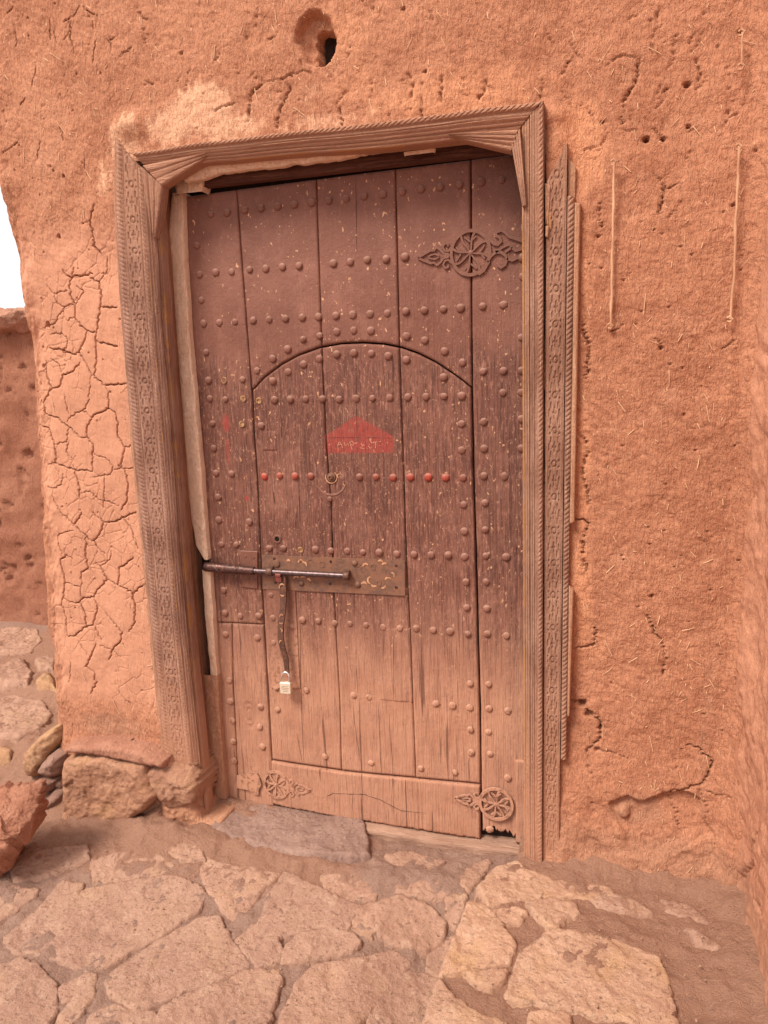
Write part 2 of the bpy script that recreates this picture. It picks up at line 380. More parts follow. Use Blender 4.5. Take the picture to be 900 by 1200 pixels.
# ------------------------------------------------------------------ object helpers
def tagset(o, label=None, cat=None, group=None, kind=None):
    if label: o['label'] = label
    if cat:
        o['category'] = cat
        if not kind: o['kind'] = 'thing'
    if group: o['group'] = group
    if kind: o['kind'] = kind
    return o
def thing(name, loc, label, cat, group=None):
    o = bpy.data.objects.new(name, None); C.objects.link(o); o.location = loc; o.empty_display_size = .1
    return tagset(o, label, cat, group)
def worldloc(p):
    v = Vector((0, 0, 0))
    while p is not None: v = v+Vector(p.location); p = p.parent
    return v
def mesh_np(name, V, F, mat, parent=None, smooth=True, tone=None):
    """F: (n,4) or (n,3) int array or list of those arrays; V world coordinates."""
    V = np.asarray(V, float).reshape(-1, 3)
    off = np.array(worldloc(parent)) if parent else np.zeros(3)
    me = bpy.data.meshes.new(name)
    Fs = F if isinstance(F, list) else [F]
    Fs = [np.asarray(f, np.int32) for f in Fs if len(f)]
    loops = np.concatenate([f.ravel() for f in Fs])
    tot = np.concatenate([np.full(len(f), f.shape[1], np.int32) for f in Fs])
    start = np.concatenate([[0], np.cumsum(tot)[:-1]]).astype(np.int32)
    me.vertices.add(len(V)); me.vertices.foreach_set('co', (V-off).ravel())
    me.loops.add(len(loops)); me.loops.foreach_set('vertex_index', loops)
    me.polygons.add(len(tot)); me.polygons.foreach_set('loop_start', start); me.polygons.foreach_set('loop_total', tot)
    me.update(calc_edges=True)
    if smooth: me.polygons.foreach_set('use_smooth', np.ones(len(tot), bool))
    if tone is not None:
        ca = me.color_attributes.new('tone', 'FLOAT_COLOR', 'POINT')
        tone = np.asarray(tone); tt = np.zeros((len(V), 4)); tt[:, :tone.shape[-1]] = tone.reshape(-1, tone.shape[-1]); ca.data.foreach_set('color', tt.ravel())
    me.validate()
    me.materials.append(mat)
    o = bpy.data.objects.new(name, me); C.objects.link(o)
    if parent: o.parent = parent
    return o
def gridF(nv, nu, keep=None):
    i = np.arange(nv*nu).reshape(nv, nu)
    q = np.stack([i[:-1, :-1], i[:-1, 1:], i[1:, 1:], i[1:, :-1]], -1)
    if keep is not None: q = q[keep]
    return q.reshape(-1, 4)
class MB:
    def __init__(s): s.V = []; s.F = []
    def add(s, V, F):
        o = len(s.V); s.V += [tuple(v) for v in V]; s.F += [tuple(i+o for i in f) for f in F]
    def box(s, c, h, R=None):
        pts = [Vector((x*h[0], y*h[1], z*h[2])) for x in (-1, 1) for y in (-1, 1) for z in (-1, 1)]
        if R is not None: pts = [R @ p for p in pts]
        s.add([p+Vector(c) for p in pts], [(0, 1, 3, 2), (4, 6, 7, 5), (0, 4, 5, 1), (2, 3, 7, 6), (0, 2, 6, 4), (1, 5, 7, 3)])
    def tube(s, P, r, n=10, cap=True):
        P = [Vector(p) for p in P]; rs = r if isinstance(r, (list, tuple)) else [r]*len(P)
        V = []; F = []
        up = None
        for i, p in enumerate(P):
            t = (P[min(i+1, len(P)-1)]-P[max(i-1, 0)]).normalized()
            if up is None: up = t.orthogonal().normalized()
            up = (up-t*up.dot(t)).normalized(); b = t.cross(up)
            for k in range(n):
                a = 2*math.pi*k/n; V.append(p+(up*math.cos(a)+b*math.sin(a))*rs[i])
        for i in range(len(P)-1):
            for k in range(n):
                F.append((i*n+k, i*n+(k+1) % n, (i+1)*n+(k+1) % n, (i+1)*n+k))
        if cap:
            F.append(tuple(range(n))[::-1]); F.append(tuple((len(P)-1)*n+k for k in range(n)))
        s.add(V, F)
    def bar(s, P, w, h, Y):
        """flat iron bar with sloped sides lying on the plane Y=const (front towards -Y); P in (x,z)"""
        P = [np.array(p, float) for p in P]; ws = w if isinstance(w, (list, tuple)) else [w]*len(P)
        V = []; F = []
        for i, p in enumerate(P):
            a = P[max(i-1, 0)]; b = P[min(i+1, len(P)-1)]; t = (b-a)/(np.linalg.norm(b-a)+1e-9); n = np.array([-t[1], t[0]])
            for k, yy in ((-.5, 0), (-.42, -h), (.42, -h), (.5, 0)):
                q = p+n*k*ws[i]; V.append((q[0], Y+yy, q[1]))
        for i in range(len(P)-1):
            for k in range(3): F.append((i*4+k, i*4+k+1, i*4+5+k, i*4+4+k))
        F += [(0, 1, 2, 3), tuple(len(P)*4-4+k for k in (3, 2, 1, 0))]
        s.add(V, F)
    def prism(s, P, Y0, Y1):
        n = len(P)
        V = [(p[0], Y0, p[1]) for p in P]+[(p[0], Y1, p[1]) for p in P]
        F = [tuple(range(n)), tuple(range(2*n-1, n-1, -1))]+[(i, (i+1) % n, n+(i+1) % n, n+i) for i in range(n)]
        s.add(V, F)
    def lathe(s, prof, c, axis, n=14):
        """prof: (radius, height) along axis"""
        ax = Vector(axis).normalized(); u = ax.orthogonal().normalized(); v = ax.cross(u); c = Vector(c)
        V = []; F = []
        for r, h in prof:
            for k in range(n):
                a = 2*math.pi*k/n; V.append(c+ax*h+(u*math.cos(a)+v*math.sin(a))*r)
        for i in range(len(prof)-1):
            for k in range(n): F.append((i*n+k, i*n+(k+1) % n, (i+1)*n+(k+1) % n, (i+1)*n+k))
        F.append(tuple((len(prof)-1)*n+k for k in range(n)))
        s.add(V, F)
    def build(s, name, mat, parent=None, smooth=False):
        off = worldloc(parent) if parent else Vector((0, 0, 0))
        me = bpy.data.meshes.new(name)
        me.from_pydata([tuple(Vector(v)-off) for v in s.V], [], s.F)
        me.validate(); me.update()
        if smooth:
            me.polygons.foreach_set('use_smooth', [True]*len(me.polygons))
            try: me.set_sharp_from_angle(angle=math.radians(40))
            except Exception: pass
        me.materials.append(mat)
        o = bpy.data.objects.new(name, me); C.objects.link(o)
        if parent: o.parent = parent
        return o

# ================================================================== THE WALL
XR = float(W(884, 640, 0)[0])            # inside corner with the side wall
edge_px = [(-60, -260), (-44, 0), (-28, 120), (-12, 200), (0, 236), (8, 280), (17, 335), (24, 380), (27, 440), (36, 540), (47, 600), (50, 660), (52, 700), (50, 735), (58, 790), (64, 850), (72, 905), (80, 960), (86, 1010)]
ew = WP(edge_px); ew = ew[np.argsort(ew[:, 1])]
def xedge(z): return np.interp(z, ew[:, 1], ew[:, 0])
RA = .055
crk = []
def ck(ox, oy, k, depth, *lines):
    for L in lines: crk.append((sc(L, ox, oy, k), depth))
ck(0, 300, 4, 1.0,
 [(300,65),(312,90),(345,100),(400,90),(438,85)], [(350,55),(345,100),(330,120),(335,190),(355,225),(350,290),(385,330),(410,350),(440,360),(458,365)],
 [(430,105),(468,122),(482,200),(478,260),(462,345),(458,365)], [(410,350),(395,400),(365,452),(400,500),(432,560)],
 [(458,365),(452,400),(455,500),(440,560)], [(432,560),(470,585),(500,608),(560,602),(608,598)],
 [(500,608),(515,640),(514,715),(440,745),(410,800),(408,850),(440,885),(435,1010)], [(514,715),(550,740),(560,790),(555,840),(590,900),(570,990)],
 [(485,240),(520,245),(560,243)], [(455,395),(500,410),(560,425)], [(365,452),(330,460),(280,440),(215,430)],
 [(200,490),(205,550),(235,625),(190,690),(203,740),(270,765),(320,805),(370,850),(408,850)], [(235,625),(275,610),(285,560),(340,540),(370,500)],
 [(145,790),(215,805),(248,870),(262,950),(255,970),(350,1000),(435,1010)], [(350,1000),(380,1080),(385,1140)], [(590,1000),(605,1080),(600,1140),(570,1190)])
ck(0, 300, 4, .5,
 [(248,885),(310,875),(320,805)], [(255,970),(210,980)], [(300,1020),(290,1070),(250,1088),(225,1080)], [(250,1088),(260,1150),(290,1200)],
 [(220,135),(250,175),(320,165)], [(250,175),(265,220),(300,240),(350,225)], [(300,240),(240,320),(180,340)], [(345,290),(310,300)],
 [(315,390),(305,430),(285,450),(300,470)], [(225,370),(280,360),(315,390)], [(430,560),(420,620),(410,690),(385,725),(330,750),(310,780)],
 [(385,725),(430,755)], [(300,650),(310,700),(320,740)], [(440,930),(500,945),(535,985),(520,1025),(440,1035)], [(490,1020),(495,1100),(490,1180)],
 [(540,1000),(600,995),(640,1000)], [(590,895),(635,885)], [(500,0),(505,60),(470,120)], [(390,1110),(430,1100),(455,1130),(500,1150),(560,1170)],
 [(225,480),(270,510),(280,545)], [(360,140),(400,170),(360,225)], [(320,870),(310,920),(350,960)])
ck(0, 600, 4, 1.0,
 [(290,0),(355,60),(395,95),(440,135),(495,195)], [(390,0),(370,35),(355,60)], [(440,0),(490,45),(540,45),(575,25),(640,0)], [(490,45),(475,95),(445,135)],
 [(575,25),(615,75),(640,130),(655,170)], [(412,115),(405,180),(418,260),(385,280),(380,310)],
 [(455,235),(480,265),(505,315),(455,370),(440,400),(395,400),(370,425),(340,420),(305,405)], [(505,315),(560,340),(630,375),(640,450),(635,520),(610,560)],
 [(630,210),(600,240),(560,260),(565,300),(558,340)], [(630,385),(660,350),(690,330)], [(350,220),(320,200),(290,220),(300,280),(310,330),(300,400),(290,440)],
 [(385,430),(405,480),(405,540)], [(445,400),(462,450),(440,530),(405,540),(350,580),(320,585)], [(500,470),(540,520),(578,560),(570,600),(530,645),(515,690)],
 [(455,615),(435,670),(410,720),(450,750),(455,800),(430,850)])
ck(0, 600, 4, .5,
 [(355,85),(310,95),(275,110),(280,150),(300,195)], [(525,180),(520,220),(480,250)], [(385,300),(385,400)], [(450,540),(480,600)], [(475,625),(530,645)],
 [(370,600),(420,670)], [(540,650),(570,680)], [(340,700),(320,800)], [(310,330),(380,350)], [(300,440),(320,585)], [(560,830),(580,860),(620,900)])
ck(640, 600, 2.666, 1.0,
 [(70,590),(110,600),(130,630),(170,660),(170,710),(130,745),(130,790),(145,820)], [(90,430),(130,425),(155,410),(155,350)],
 [(385,870),(440,862),(475,850),(510,820),(520,780),(480,740),(440,730)], [(368,470),(368,515)], [(315,320),(330,350),(345,385),(365,400)],
 [(590,510),(610,560)], [(115,80),(120,130),(130,190)])
ck(640, 600, 2.666, .5, [(405,730),(400,770),(412,810)], [(480,860),(495,900),(505,935)], [(480,860),(530,880),(575,875)], [(380,880),(400,930),(415,990)], [(130,745),(200,750),(260,775)], [(360,400),(380,470)])
ck(400, 380, 3, .9, [(845,0),(860,50),(875,100),(860,190)], [(833,380),(860,410),(870,450),(855,490),(850,540),(870,600),(870,640)], [(800,690),(850,685),(870,700),(850,760),(850,860)])
ck(0, 0, 2, .9, [(580,290),(585,220),(620,190)], [(672,180),(678,215),(655,260),(648,300)], [(790,240),(800,270),(800,300)], [(225,480),(215,520),(225,580),(240,600)])
ck(0, 0, 2, .5, [(620,190),(660,185),(715,165)], [(770,170),(785,195)], [(815,210),(790,240)], [(190,525),(215,520)], [(95,330),(90,370)], [(870,190),(875,220)], [(500,150),(515,125)],
   [(225,85),(220,150)], [(110,40),(115,90)], [(78,150),(70,200)], [(610,10),(600,70)], [(140,290),(150,330)])
ck(450, 0, 2, .8, [(135,180),(135,240)], [(240,180),(235,210),(225,235)], [(60,170),(70,200),(65,240)], [(90,230),(90,280)], [(600,130),(590,190),(560,240)], [(630,400),(660,440),(655,470),(640,505)])
ck(450, 0, 2, .5, [(360,160),(370,200),(365,230)], [(640,230),(665,205)], [(520,150),(560,125),(590,130)], [(435,90),(460,130)], [(690,430),(660,440)], [(380,60),(390,90)], [(560,240),(560,300),(590,305)], [(500,340),(470,350)])
ck(620, 150, 3.214, .6, [(200,730),(225,800),(230,870)], [(270,270),(265,330),(280,390)], [(300,770),(330,760),(355,740)], [(470,780),(500,820)], [(720,840),(770,800)])
pits = []
for (ox, oy, k, L) in ((640, 600, 2.666, [(318,47,4),(368,58,5),(322,100,5),(268,190,4),(385,220,3),(330,262,9),(285,295,5),(338,375,5),(412,512,4),(220,37,3),(145,905,6),(85,875,5),(420,135,3),(300,320,3)]),
                       (620, 150, 3.214, [(440,42,11),(478,80,4),(468,165,4),(385,240,4),(505,230,7),(490,325,6),(420,355,4),(262,410,8),(425,690,5),(398,742,5),(495,830,11),(515,742,4),(340,825,4),(612,296,3),(530,890,6),(378,548,4),(505,705,4),(510,45,6),(600,12,4),(470,385,6),(770,290,8)]),
                       (450, 0, 2, [(628,42,4),(838,70,6),(615,325,10),(655,325,8),(715,295,6),(712,195,9),(512,283,5),(460,242,3),(390,200,3),(45,20,6),(98,170,6),(90,198,4),(222,225,5),(785,105,4)]),
                       (0, 0, 2, [(130,402,5),(155,415,6),(425,125,6),(600,183,4),(478,220,3),(140,555,8),(60,80,4)]),
                       (0, 300, 4, [(105,195,14),(215,320,22),(118,440,12),(190,515,14),(300,240,8),(175,680,12),(370,60,6)])):
    for x, y, r in L:
        q = W(ox+x/k, oy+y/k); pits.append((q[0], q[1], r/k*.0015))
blobs = {0: [], 1: [], 2: []}        # tone channels: 0 pale fresh plaster, 1 orange clay, 2 darker eroded clay
for ch, L in {0: [(235,125,52,34,1.),(150,165,40,45,.75),(125,215,22,45,.6),(200,150,50,28,.85),(270,150,60,25,.8),(380,142,90,16,.62),(184,800,8,90,.85),(168,700,6,60,.5),(690,150,28,25,.45)],
              1: [(680,170,35,60,.9),(688,330,14,120,.55),(682,560,14,120,.75),(680,700,18,110,.8),(540,110,150,40,.7),(420,100,70,50,.5),(860,700,60,500,.25),(400,40,60,50,.6),(700,760,25,40,.5)],
              2: [(740,1000,80,50,.8),(745,950,40,24,1.),(130,850,70,26,.9),(70,560,20,120,.35),(60,380,30,40,.5),(830,840,20,200,.5),(215,900,30,60,.8),(60,200,70,200,.45),(800,250,60,180,.25)]}.items():
    for px, py, rx, ry, a in L:
        q = W(px, py); blobs[ch].append((q[0], q[1], rx*.00245, ry*.00245, a))
OPEN = WP([(152,190),(634,140),(640,150),(634,1100),(262,1080),(246,960),(212,900)])      # hole behind the frame
OPENV = WP([(150,176),(634,132),(634,1012),(245,980),(205,905)])
hole_c = W(370, 47); 
def wall_disp(X, Z, side=0):
    """outward relief of the plaster, metres"""
    h = .022*fbm(X*2.1, Z*1.9, 3, 11)+.008*fbm(X*9, Z*8, 3, 21)
    th = X*.6+Z*.8
    rough = 1.0
    if side == 0:
        smooth = sstep(-1.43, -1.5, X)*sstep(.30, .42, Z)*sstep(2.0, 1.8, Z)
        rough = 1-.62*smooth
        h = h+.0030*fbm(X*32, Z*20, 3, 31)*rough+.0024*fbm(th*90, (Z*.6-X*.8)*40, 3, 41)*rough
        r2 = np.abs(fbm(X*24+3, Z*17, 3, 51))
        h = h-.0016*np.exp(-(r2/.03)**2)*rough
    else:
        h = h+.010*fbm(X*9, Z*7, 3, 29)+.010*fbm(X*22, Z*14, 4, 31)+.006*fbm(X*60, Z*50, 3, 41)
    return h
for _ in range(120):        # short drying cracks, mostly upright
    px, py = rng.uniform(-10, 890), (rng.uniform(0, 190) if rng.random() < .6 else rng.uniform(0, 1000))
    if 120 < px < 685 and py > 120: continue
    if px < 190 and py > 300: continue
    ln = rng.uniform(8, 34); an = rng.normal(0, .28); L = [(px, py)]
    for k in range(3):
        an += rng.normal(0, .35); L.append((L[-1][0]+ln/3*math.sin(an), L[-1][1]+ln/3*math.cos(an)))
    crk.append((L, rng.uniform(.3, .62)))
def make_wall(label):
    root = thing('adobe_wall', (-.5, 0, 0), label, 'wall')
    s = np.concatenate([np.linspace(-1.1, -.16, 20), np.arange(-.15, .48, .0021), np.arange(.4821, 1.80, .0037)])
    Wd = XR-.0
    z = np.concatenate([np.linspace(-.35, -.12, 8), np.arange(-.11, .40, .0036), np.arange(.40, 1.95, .0023), np.arange(1.95, 2.72, .0030), np.linspace(2.75, 3.3, 10)])
    Sg, Zg = np.meshgrid(s, z)
    XE = xedge(Zg)+.006*fbm(Zg*9, Zg*0+3, 3, 5)
    X0 = XE+RA
    send = 1.45; a0 = math.pi/2*RA
    rc = .065; xr0 = XR-rc+.010*fbm(Zg*3, Zg*0+8, 3, 77)-.02*sstep(.9, .1, Zg)
    # flat part: rescale so that it always ends at the corner fillet
    flat_len = xr0-X0
    sf = np.clip(Sg, 0, None)
    smax = s[-1]; arc2 = .10; sflat = smax-arc2
    near = np.clip(sf, 0, .5)
    far = np.clip(sf-.5, 0, None)/(sflat-.5)
    Xf = X0+near+np.clip(far, 0, 1)*(flat_len-.5)
    # left round corner
    al = np.clip(-Sg/RA, 0, math.pi/2); back = np.clip(-Sg-a0, 0, None)
    PX = np.where(Sg < 0, X0-RA*np.sin(al), Xf)
    PY = np.where(Sg < 0, RA*(1-np.cos(al))+back, 0)
    NX = np.where(Sg < 0, -np.sin(al), 0); NY = np.where(Sg < 0, -np.cos(al), -1)
    # right concave fillet
    t2 = np.clip((sf-sflat)/arc2, 0, 1)*math.pi/2
    m = t2 > 0
    PX = np.where(m, xr0+rc*np.sin(t2), PX); PY = np.where(m, -rc*(1-np.cos(t2)), PY)
    NX = np.where(m, -np.sin(t2), NX); NY = np.where(m, -np.cos(t2), NY)
    PX = PX+.07*np.clip((t2-1.45)/.12, 0, 1)
    U = PX-np.where(Sg < 0, back+RA*al*.5, 0)      # unrolled coordinate
    h = wall_disp(U, Zg)
    # coarse rough edge on the left corner
    eg = np.exp(-((U-xedge(Zg)-.03)/.055)**2)
    h = h+eg*(.024*fbm(U*15, Zg*11, 4, 61))
    base = sstep(.33, .10, Zg)
    h = h+base*(.014*fbm(U*16, Zg*15, 4, 71))
    # splay out at the foot
    h = h+.03*sstep(.10, -.06, Zg)+.02*sstep(.45, 0, Zg)*sstep(-.25, -.05, U)
    d1, d2 = worley(U/.045+.35*fbm(U*20, Zg*20, 2, 8), Zg/.055+.35*fbm(U*20+5, Zg*20, 2, 9), 17)
    pier = sstep(-1.42, -1.47, U)*sstep(.30, .40, Zg)*sstep(2.02, 1.92, Zg)
    h = h-.0030*pier*np.exp(-((d2-d1)/.035)**2)*sstep(-.05, .18, fbm(U*7, Zg*6, 2, 55)+.05)
    h = h+.0016*(1-pier)*(np.abs(fbm(U*55+.8*Zg*30, Zg*26-U*12, 3, 58))*2-.35)
    # cracks
    H = h.ravel(); Uf = U.ravel(); Zf = Zg.ravel()
    dep = np.zeros_like(H); lip = np.zeros_like(H)
    for L, a in crk:
        P = WP(L); pts = [P[0]]
        for i in range(len(P)-1):
            n = max(1, int(np.linalg.norm(P[i+1]-P[i])/.0065))
            for k in range(1, n+1):
                q = P[i]+(P[i+1]-P[i])*k/n
                if k < n: q = q+rng.normal(0, .0021, 2)
                pts.append(q)
        N = len(pts)
        for i in range(N-1):
            p, q = pts[i], pts[i+1]
            m_ = np.nonzero((Uf > min(p[0], q[0])-.02) & (Uf < max(p[0], q[0])+.02) & (Zf > min(p[1], q[1])-.02) & (Zf < max(p[1], q[1])+.02))[0]
            if not len(m_): continue
            d = segd(Uf[m_], Zf[m_], p, q)
            tt = (i+.5)/N; tap = min(1, 3.5*tt+.35, 3.5*(1-tt)+.35)*(.75+.5*rng.random())
            w = (.0014 if a > .7 else .0010)*(.6+.4*tap)*(1 if p[0] < -1.4 else 1.15)
            dep[m_] = np.maximum(dep[m_], ((.028 if p[0] < -1.4 else .017)*a*tap)*np.exp(-(d/w)**2))
            lip[m_] = np.maximum(lip[m_], .0006*a*np.exp(-(d/.006)**2))
    H = H-dep-lip
    for x, zc, r in pits:
        m_ = np.nonzero((np.abs(Uf-x) < r*3+.01) & (np.abs(Zf-zc) < r*3+.01))[0]
        d = np.hypot(Uf[m_]-x, (Zf[m_]-zc)*.9)+.35*r*fbm(Uf[m_]*150, Zf[m_]*150, 2, 3)
        H[m_] -= np.minimum(.022, 3*r)*sstep(1.25*r, .55*r, d)
    # scattered small pits and bumps
    for _ in range(420):
        x = rng.uniform(-2.0, XR); zc = rng.uniform(0, 2.7); r = rng.uniform(.0015, .0035)
        m_ = np.nonzero((np.abs(Uf-x) < .012) & (np.abs(Zf-zc) < .012))[0]
        if len(m_): H[m_] -= (.008 if rng.random() < .6 else -.004)*sstep(1.6*r, .4*r, np.hypot(Uf[m_]-x, Zf[m_]-zc))
    # flaked hollow low on the right
    fl = WP([(712,938),(735,930),(750,938),(775,928),(800,925),(812,928),(822,935),(824,955),(838,975),(815,985),(785,1000),(755,1010),(735,985),(722,960)])
    m_ = np.nonzero((Uf > -.1) & (Zf < .4))[0]
    d = polydist(Uf[m_], Zf[m_], fl); ins = inpoly(Uf[m_]+.006*fbm(Uf[m_]*60, Zf[m_]*60, 3, 9), Zf[m_]+.006*fbm(Uf[m_]*60, Zf[m_]*60, 3, 19), fl)
    up = sstep(.06, .26, Zf[m_])
    H[m_] -= np.where(ins, .017*sstep(0, .008, d)*up, 0)
    nb = WP([(731,950)])[0]
    H[m_] += .016*sstep(.022, .008, np.hypot(Uf[m_]-nb[0], (Zf[m_]-nb[1])*.8))
    # hollow with cavity beside the frame
    for (px, py, r, dd) in ((682,826,.016,.03),(690,838,.014,.025),(703,855,.008,.03),(700,880,.010,.012)):
        q = W(px, py); m_ = np.nonzero((np.abs(Uf-q[0]) < .05) & (np.abs(Zf-q[1]) < .05))[0]
        H[m_] -= dd*sstep(r, r*.4, np.hypot(Uf[m_]-q[0], Zf[m_]-q[1])+.006*fbm(Uf[m_]*80, Zf[m_]*80, 2, 4))
    # plaster swells over the frame's top corners
    for px, py, rx, rz, a in ((152,150,.05,.035,.03),(650,135,.035,.03,.022),(655,165,.03,.05,.02),(120,880,.16,.035,.02)):
        q = W(px, py); H += a*np.exp(-((Uf-q[0])/rx)**2-((Zf-q[1])/rz)**2)
    # beam hole
    m_ = np.nonzero((np.abs(Uf-hole_c[0]) < .14) & (np.abs(Zf-hole_c[1]) < .14))[0]
    hp = WP([(345,38),(352,22),(362,12),(376,11),(390,22),(396,45),(394,62),(384,78),(370,80),(358,76),(352,62),(344,50)])
    ip = WP([(368,36),(375,30),(388,34),(395,48),(393,62),(384,77),(371,79),(368,60)])
    wob = .006*fbm(Uf[m_]*55, Zf[m_]*55, 3, 91)
    i1 = inpoly(Uf[m_]+wob, Zf[m_]+wob, hp); d1 = polydist(Uf[m_], Zf[m_], hp)
    i2 = inpoly(Uf[m_]+wob, Zf[m_]-wob, ip); d2 = polydist(Uf[m_], Zf[m_], ip)
    H[m_] -= np.where(i1, .035*sstep(0, .018, d1)+.012*fbm(Uf[m_]*40, Zf[m_]*40, 3, 7)*sstep(0, .012, d1), 0)
    H[m_] -= np.where(i2, .27*sstep(0, .005, d2), 0)
    h = H.reshape(h.shape)
    P = np.stack([PX+NX*h, PY+NY*h, Zg], -1)
    tone = np.zeros(P.shape[:2]+(4,))
    tone[..., 3] = .9*sstep(-1.36, -1.5, U)*sstep(.25, .5, Zg)*sstep(2.15, 1.85, Zg)*sstep(-.02, .06, U-xedge(Zg))
    for ch in blobs:
        v = 0
        for x, zc, rx, rz, a in blobs[ch]: v = np.maximum(v, a*np.exp(-((U-x)/rx)**2-((Zg-zc)/rz)**2))
        tone[..., ch] = v
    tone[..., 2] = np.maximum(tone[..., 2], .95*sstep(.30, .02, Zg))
    Zc = (Zg[:-1, :-1]+Zg[1:, 1:])/2; Uc = (PX[:-1, :-1]+PX[1:, 1:])/2; Sc = (Sg[:-1, :-1]+Sg[1:, 1:])/2
    keep = ~(inpoly(Uc, Zc, OPEN) & (Sc > 0))
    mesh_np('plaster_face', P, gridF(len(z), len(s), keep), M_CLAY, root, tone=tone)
    core = MB(); core.box((-.75, .66, 1.5), (.95, .30, 1.78)); core.build('wall_core', M_CLAY_FAR, root)
    stub = MB(); hc = W(381, 57, .0)
    for dx_, w_ in ((-.012, .011), (.012, .012)):
        stub.box((hc[0]+dx_, .17, hc[1]), (w_, .10, .075))
    stub.build('timber_stub', M_BLACK, root)  # dark timber, near-black so that it also carries the shade of the hole
    # chopped straw bedded in the mud
    V = []; F = []
    Ui = np.clip(np.searchsorted(z, 0), 0, 1)
    for k in range(1700):
        x = rng.uniform(-1.95, XR-.03); zc = rng.uniform(.05, 2.7)
        if inpoly(np.array([x]), np.array([zc]), OPENV+np.array([[-.03,.03],[.1,.03],[.1,0],[0,0],[-.03,0]]))[0]: continue
        if -1.95 < x < -1.45 and .35 < zc < 1.9 and rng.random() < .8: continue
        if x < xedge(zc)+.08: continue
        j = np.searchsorted(z, zc); row = PX[j]; i = np.searchsorted(row, x); i = min(i, len(s)-6)
        a = rng.normal(0.1, .55)+math.pi/2; ln = rng.choice([.004, .008, .014, .022], p=[.4, .35, .2, .05])*rng.uniform(.7, 1.3); w = rng.uniform(.0005, .0011)
        dx, dz = math.cos(a), math.sin(a)
        hb = h[j, i]; b = len(V)
        for t_, e in ((-1, 0), (0, .0012), (1, -.0008)):
            for q_ in (-1, 1):
                V.append((x+dx*ln*t_-dz*w*q_, -(hb+.0012+e), zc+dz*ln*t_+dx*w*q_))
            V.append((x+dx*ln*t_, -(hb+.0012+e+w*1.4), zc+dz*ln*t_))
        for r_ in (0, 3):
            F += [(b+r_, b+r_+3, b+r_+5, b+r_+2), (b+r_+2, b+r_+5, b+r_+4, b+r_+1)]
    mesh_np('straw', V, np.array(F), M_STRAW, root, smooth=False)['kind'] = 'stuff'
    return root
wall = make_wall('cracked reddish adobe wall around the studded maroon door, with a beam hole above')

def make_side_wall():
    root = thing('adobe_side_wall', (XR, -.6, 0), 'rough mud side wall coming forward along the right edge of the picture', 'wall')
    y = np.concatenate([np.arange(.05, -1.25, -.007), np.linspace(-1.26, -1.6, 12)]); z = np.concatenate([np.linspace(-.3, -.1, 6), np.arange(-.09, 1.6, .0065), np.linspace(1.62, 3.1, 50)])
    Yg, Zg = np.meshgrid(y, z)
    h = wall_disp(Yg*1.0+5, Zg, 1)
    h = h+.02*sstep(.14, -.05, Zg)+.022*np.exp(-((Yg+.02)/.06)**2)
    for L in ([(860,905),(868,930),(873,960)],[(888,980),(880,1010),(868,1030),(866,1045)],[(884,1055),(890,1072),(896,1080)]):
        P = []
        for px, py in L:
            d = ray(px, py); t = XR/d[0]; P.append((d[1]*t-DIST, CAMH+d[2]*t))
        dd = polydist(Yg, Zg, P, False)+.004*fbm(Yg*70, Zg*70, 2, 3)
        h = h-.022*np.exp(-(dd/.006)**2)
    P = np.stack([XR+.004-h, Yg, Zg], -1)
    tone = np.zeros(P.shape); tone = np.zeros(P.shape[:2]+(4,)); tone[..., 3] = .55; tone[..., 2] = .95*sstep(.30, .02, Zg)  # even lightening stands for light from the left; foot tone is dust
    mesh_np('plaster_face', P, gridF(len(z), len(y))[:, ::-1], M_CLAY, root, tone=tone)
    b = MB(); b.box((XR+.28, -.78, 1.4), (.22, .80, 1.68)); b.build('wall_core', M_CLAY_FAR, root)
make_side_wall()

# ================================================================== GROUND
edgeL = np.array([G(568,1036,.02), G(560,1048,.02), G(520,1140,.02), G(497,1200,.02), G(470,1275,.02)])
def pave_z(X, Y):
    """trodden surface in front of the door and the alley climbing behind"""
    z = -.055-.052*sstep(-.10, -.60, Y)-.02*sstep(-.5, -1.6, Y)
    z = z-.045*sstep(-.62, -.40, X)*sstep(-.10, -.28, Y)
    al = sstep(-1.78, -1.90, X)*sstep(-.13, .10, Y)
    z = z+al*(.215+.055*sstep(.30, .36, Y+.06*np.sin(np.asarray(X)*3))+.05*sstep(.5, 1.2, Y))
    z = z+.03*sstep(-.9, -1.5, X)*sstep(-.5, -.05, Y)*(1-al)
    return z
def gcoords(a0, b0, st, far):
    c = np.arange(a0, b0, st); out_r = []; d = st; x = b0
    while x < far: d *= 1.35; x += d; out_r.append(x)
    out_l = []; d = st; x = a0
    while x > -far: d *= 1.35; x -= d; out_l.append(x)
    return np.concatenate([out_l[::-1], c, out_r])
def px_poly(pts, zf): return np.array([G(x, y, zf) for x, y in pts])
pave_polys = {}
A5 = lambda L: sc(L, 0, 850, 3); A6 = lambda L: sc(L, 250, 950, 2.571); A7 = lambda L: sc(L, 500, 950, 2.25)
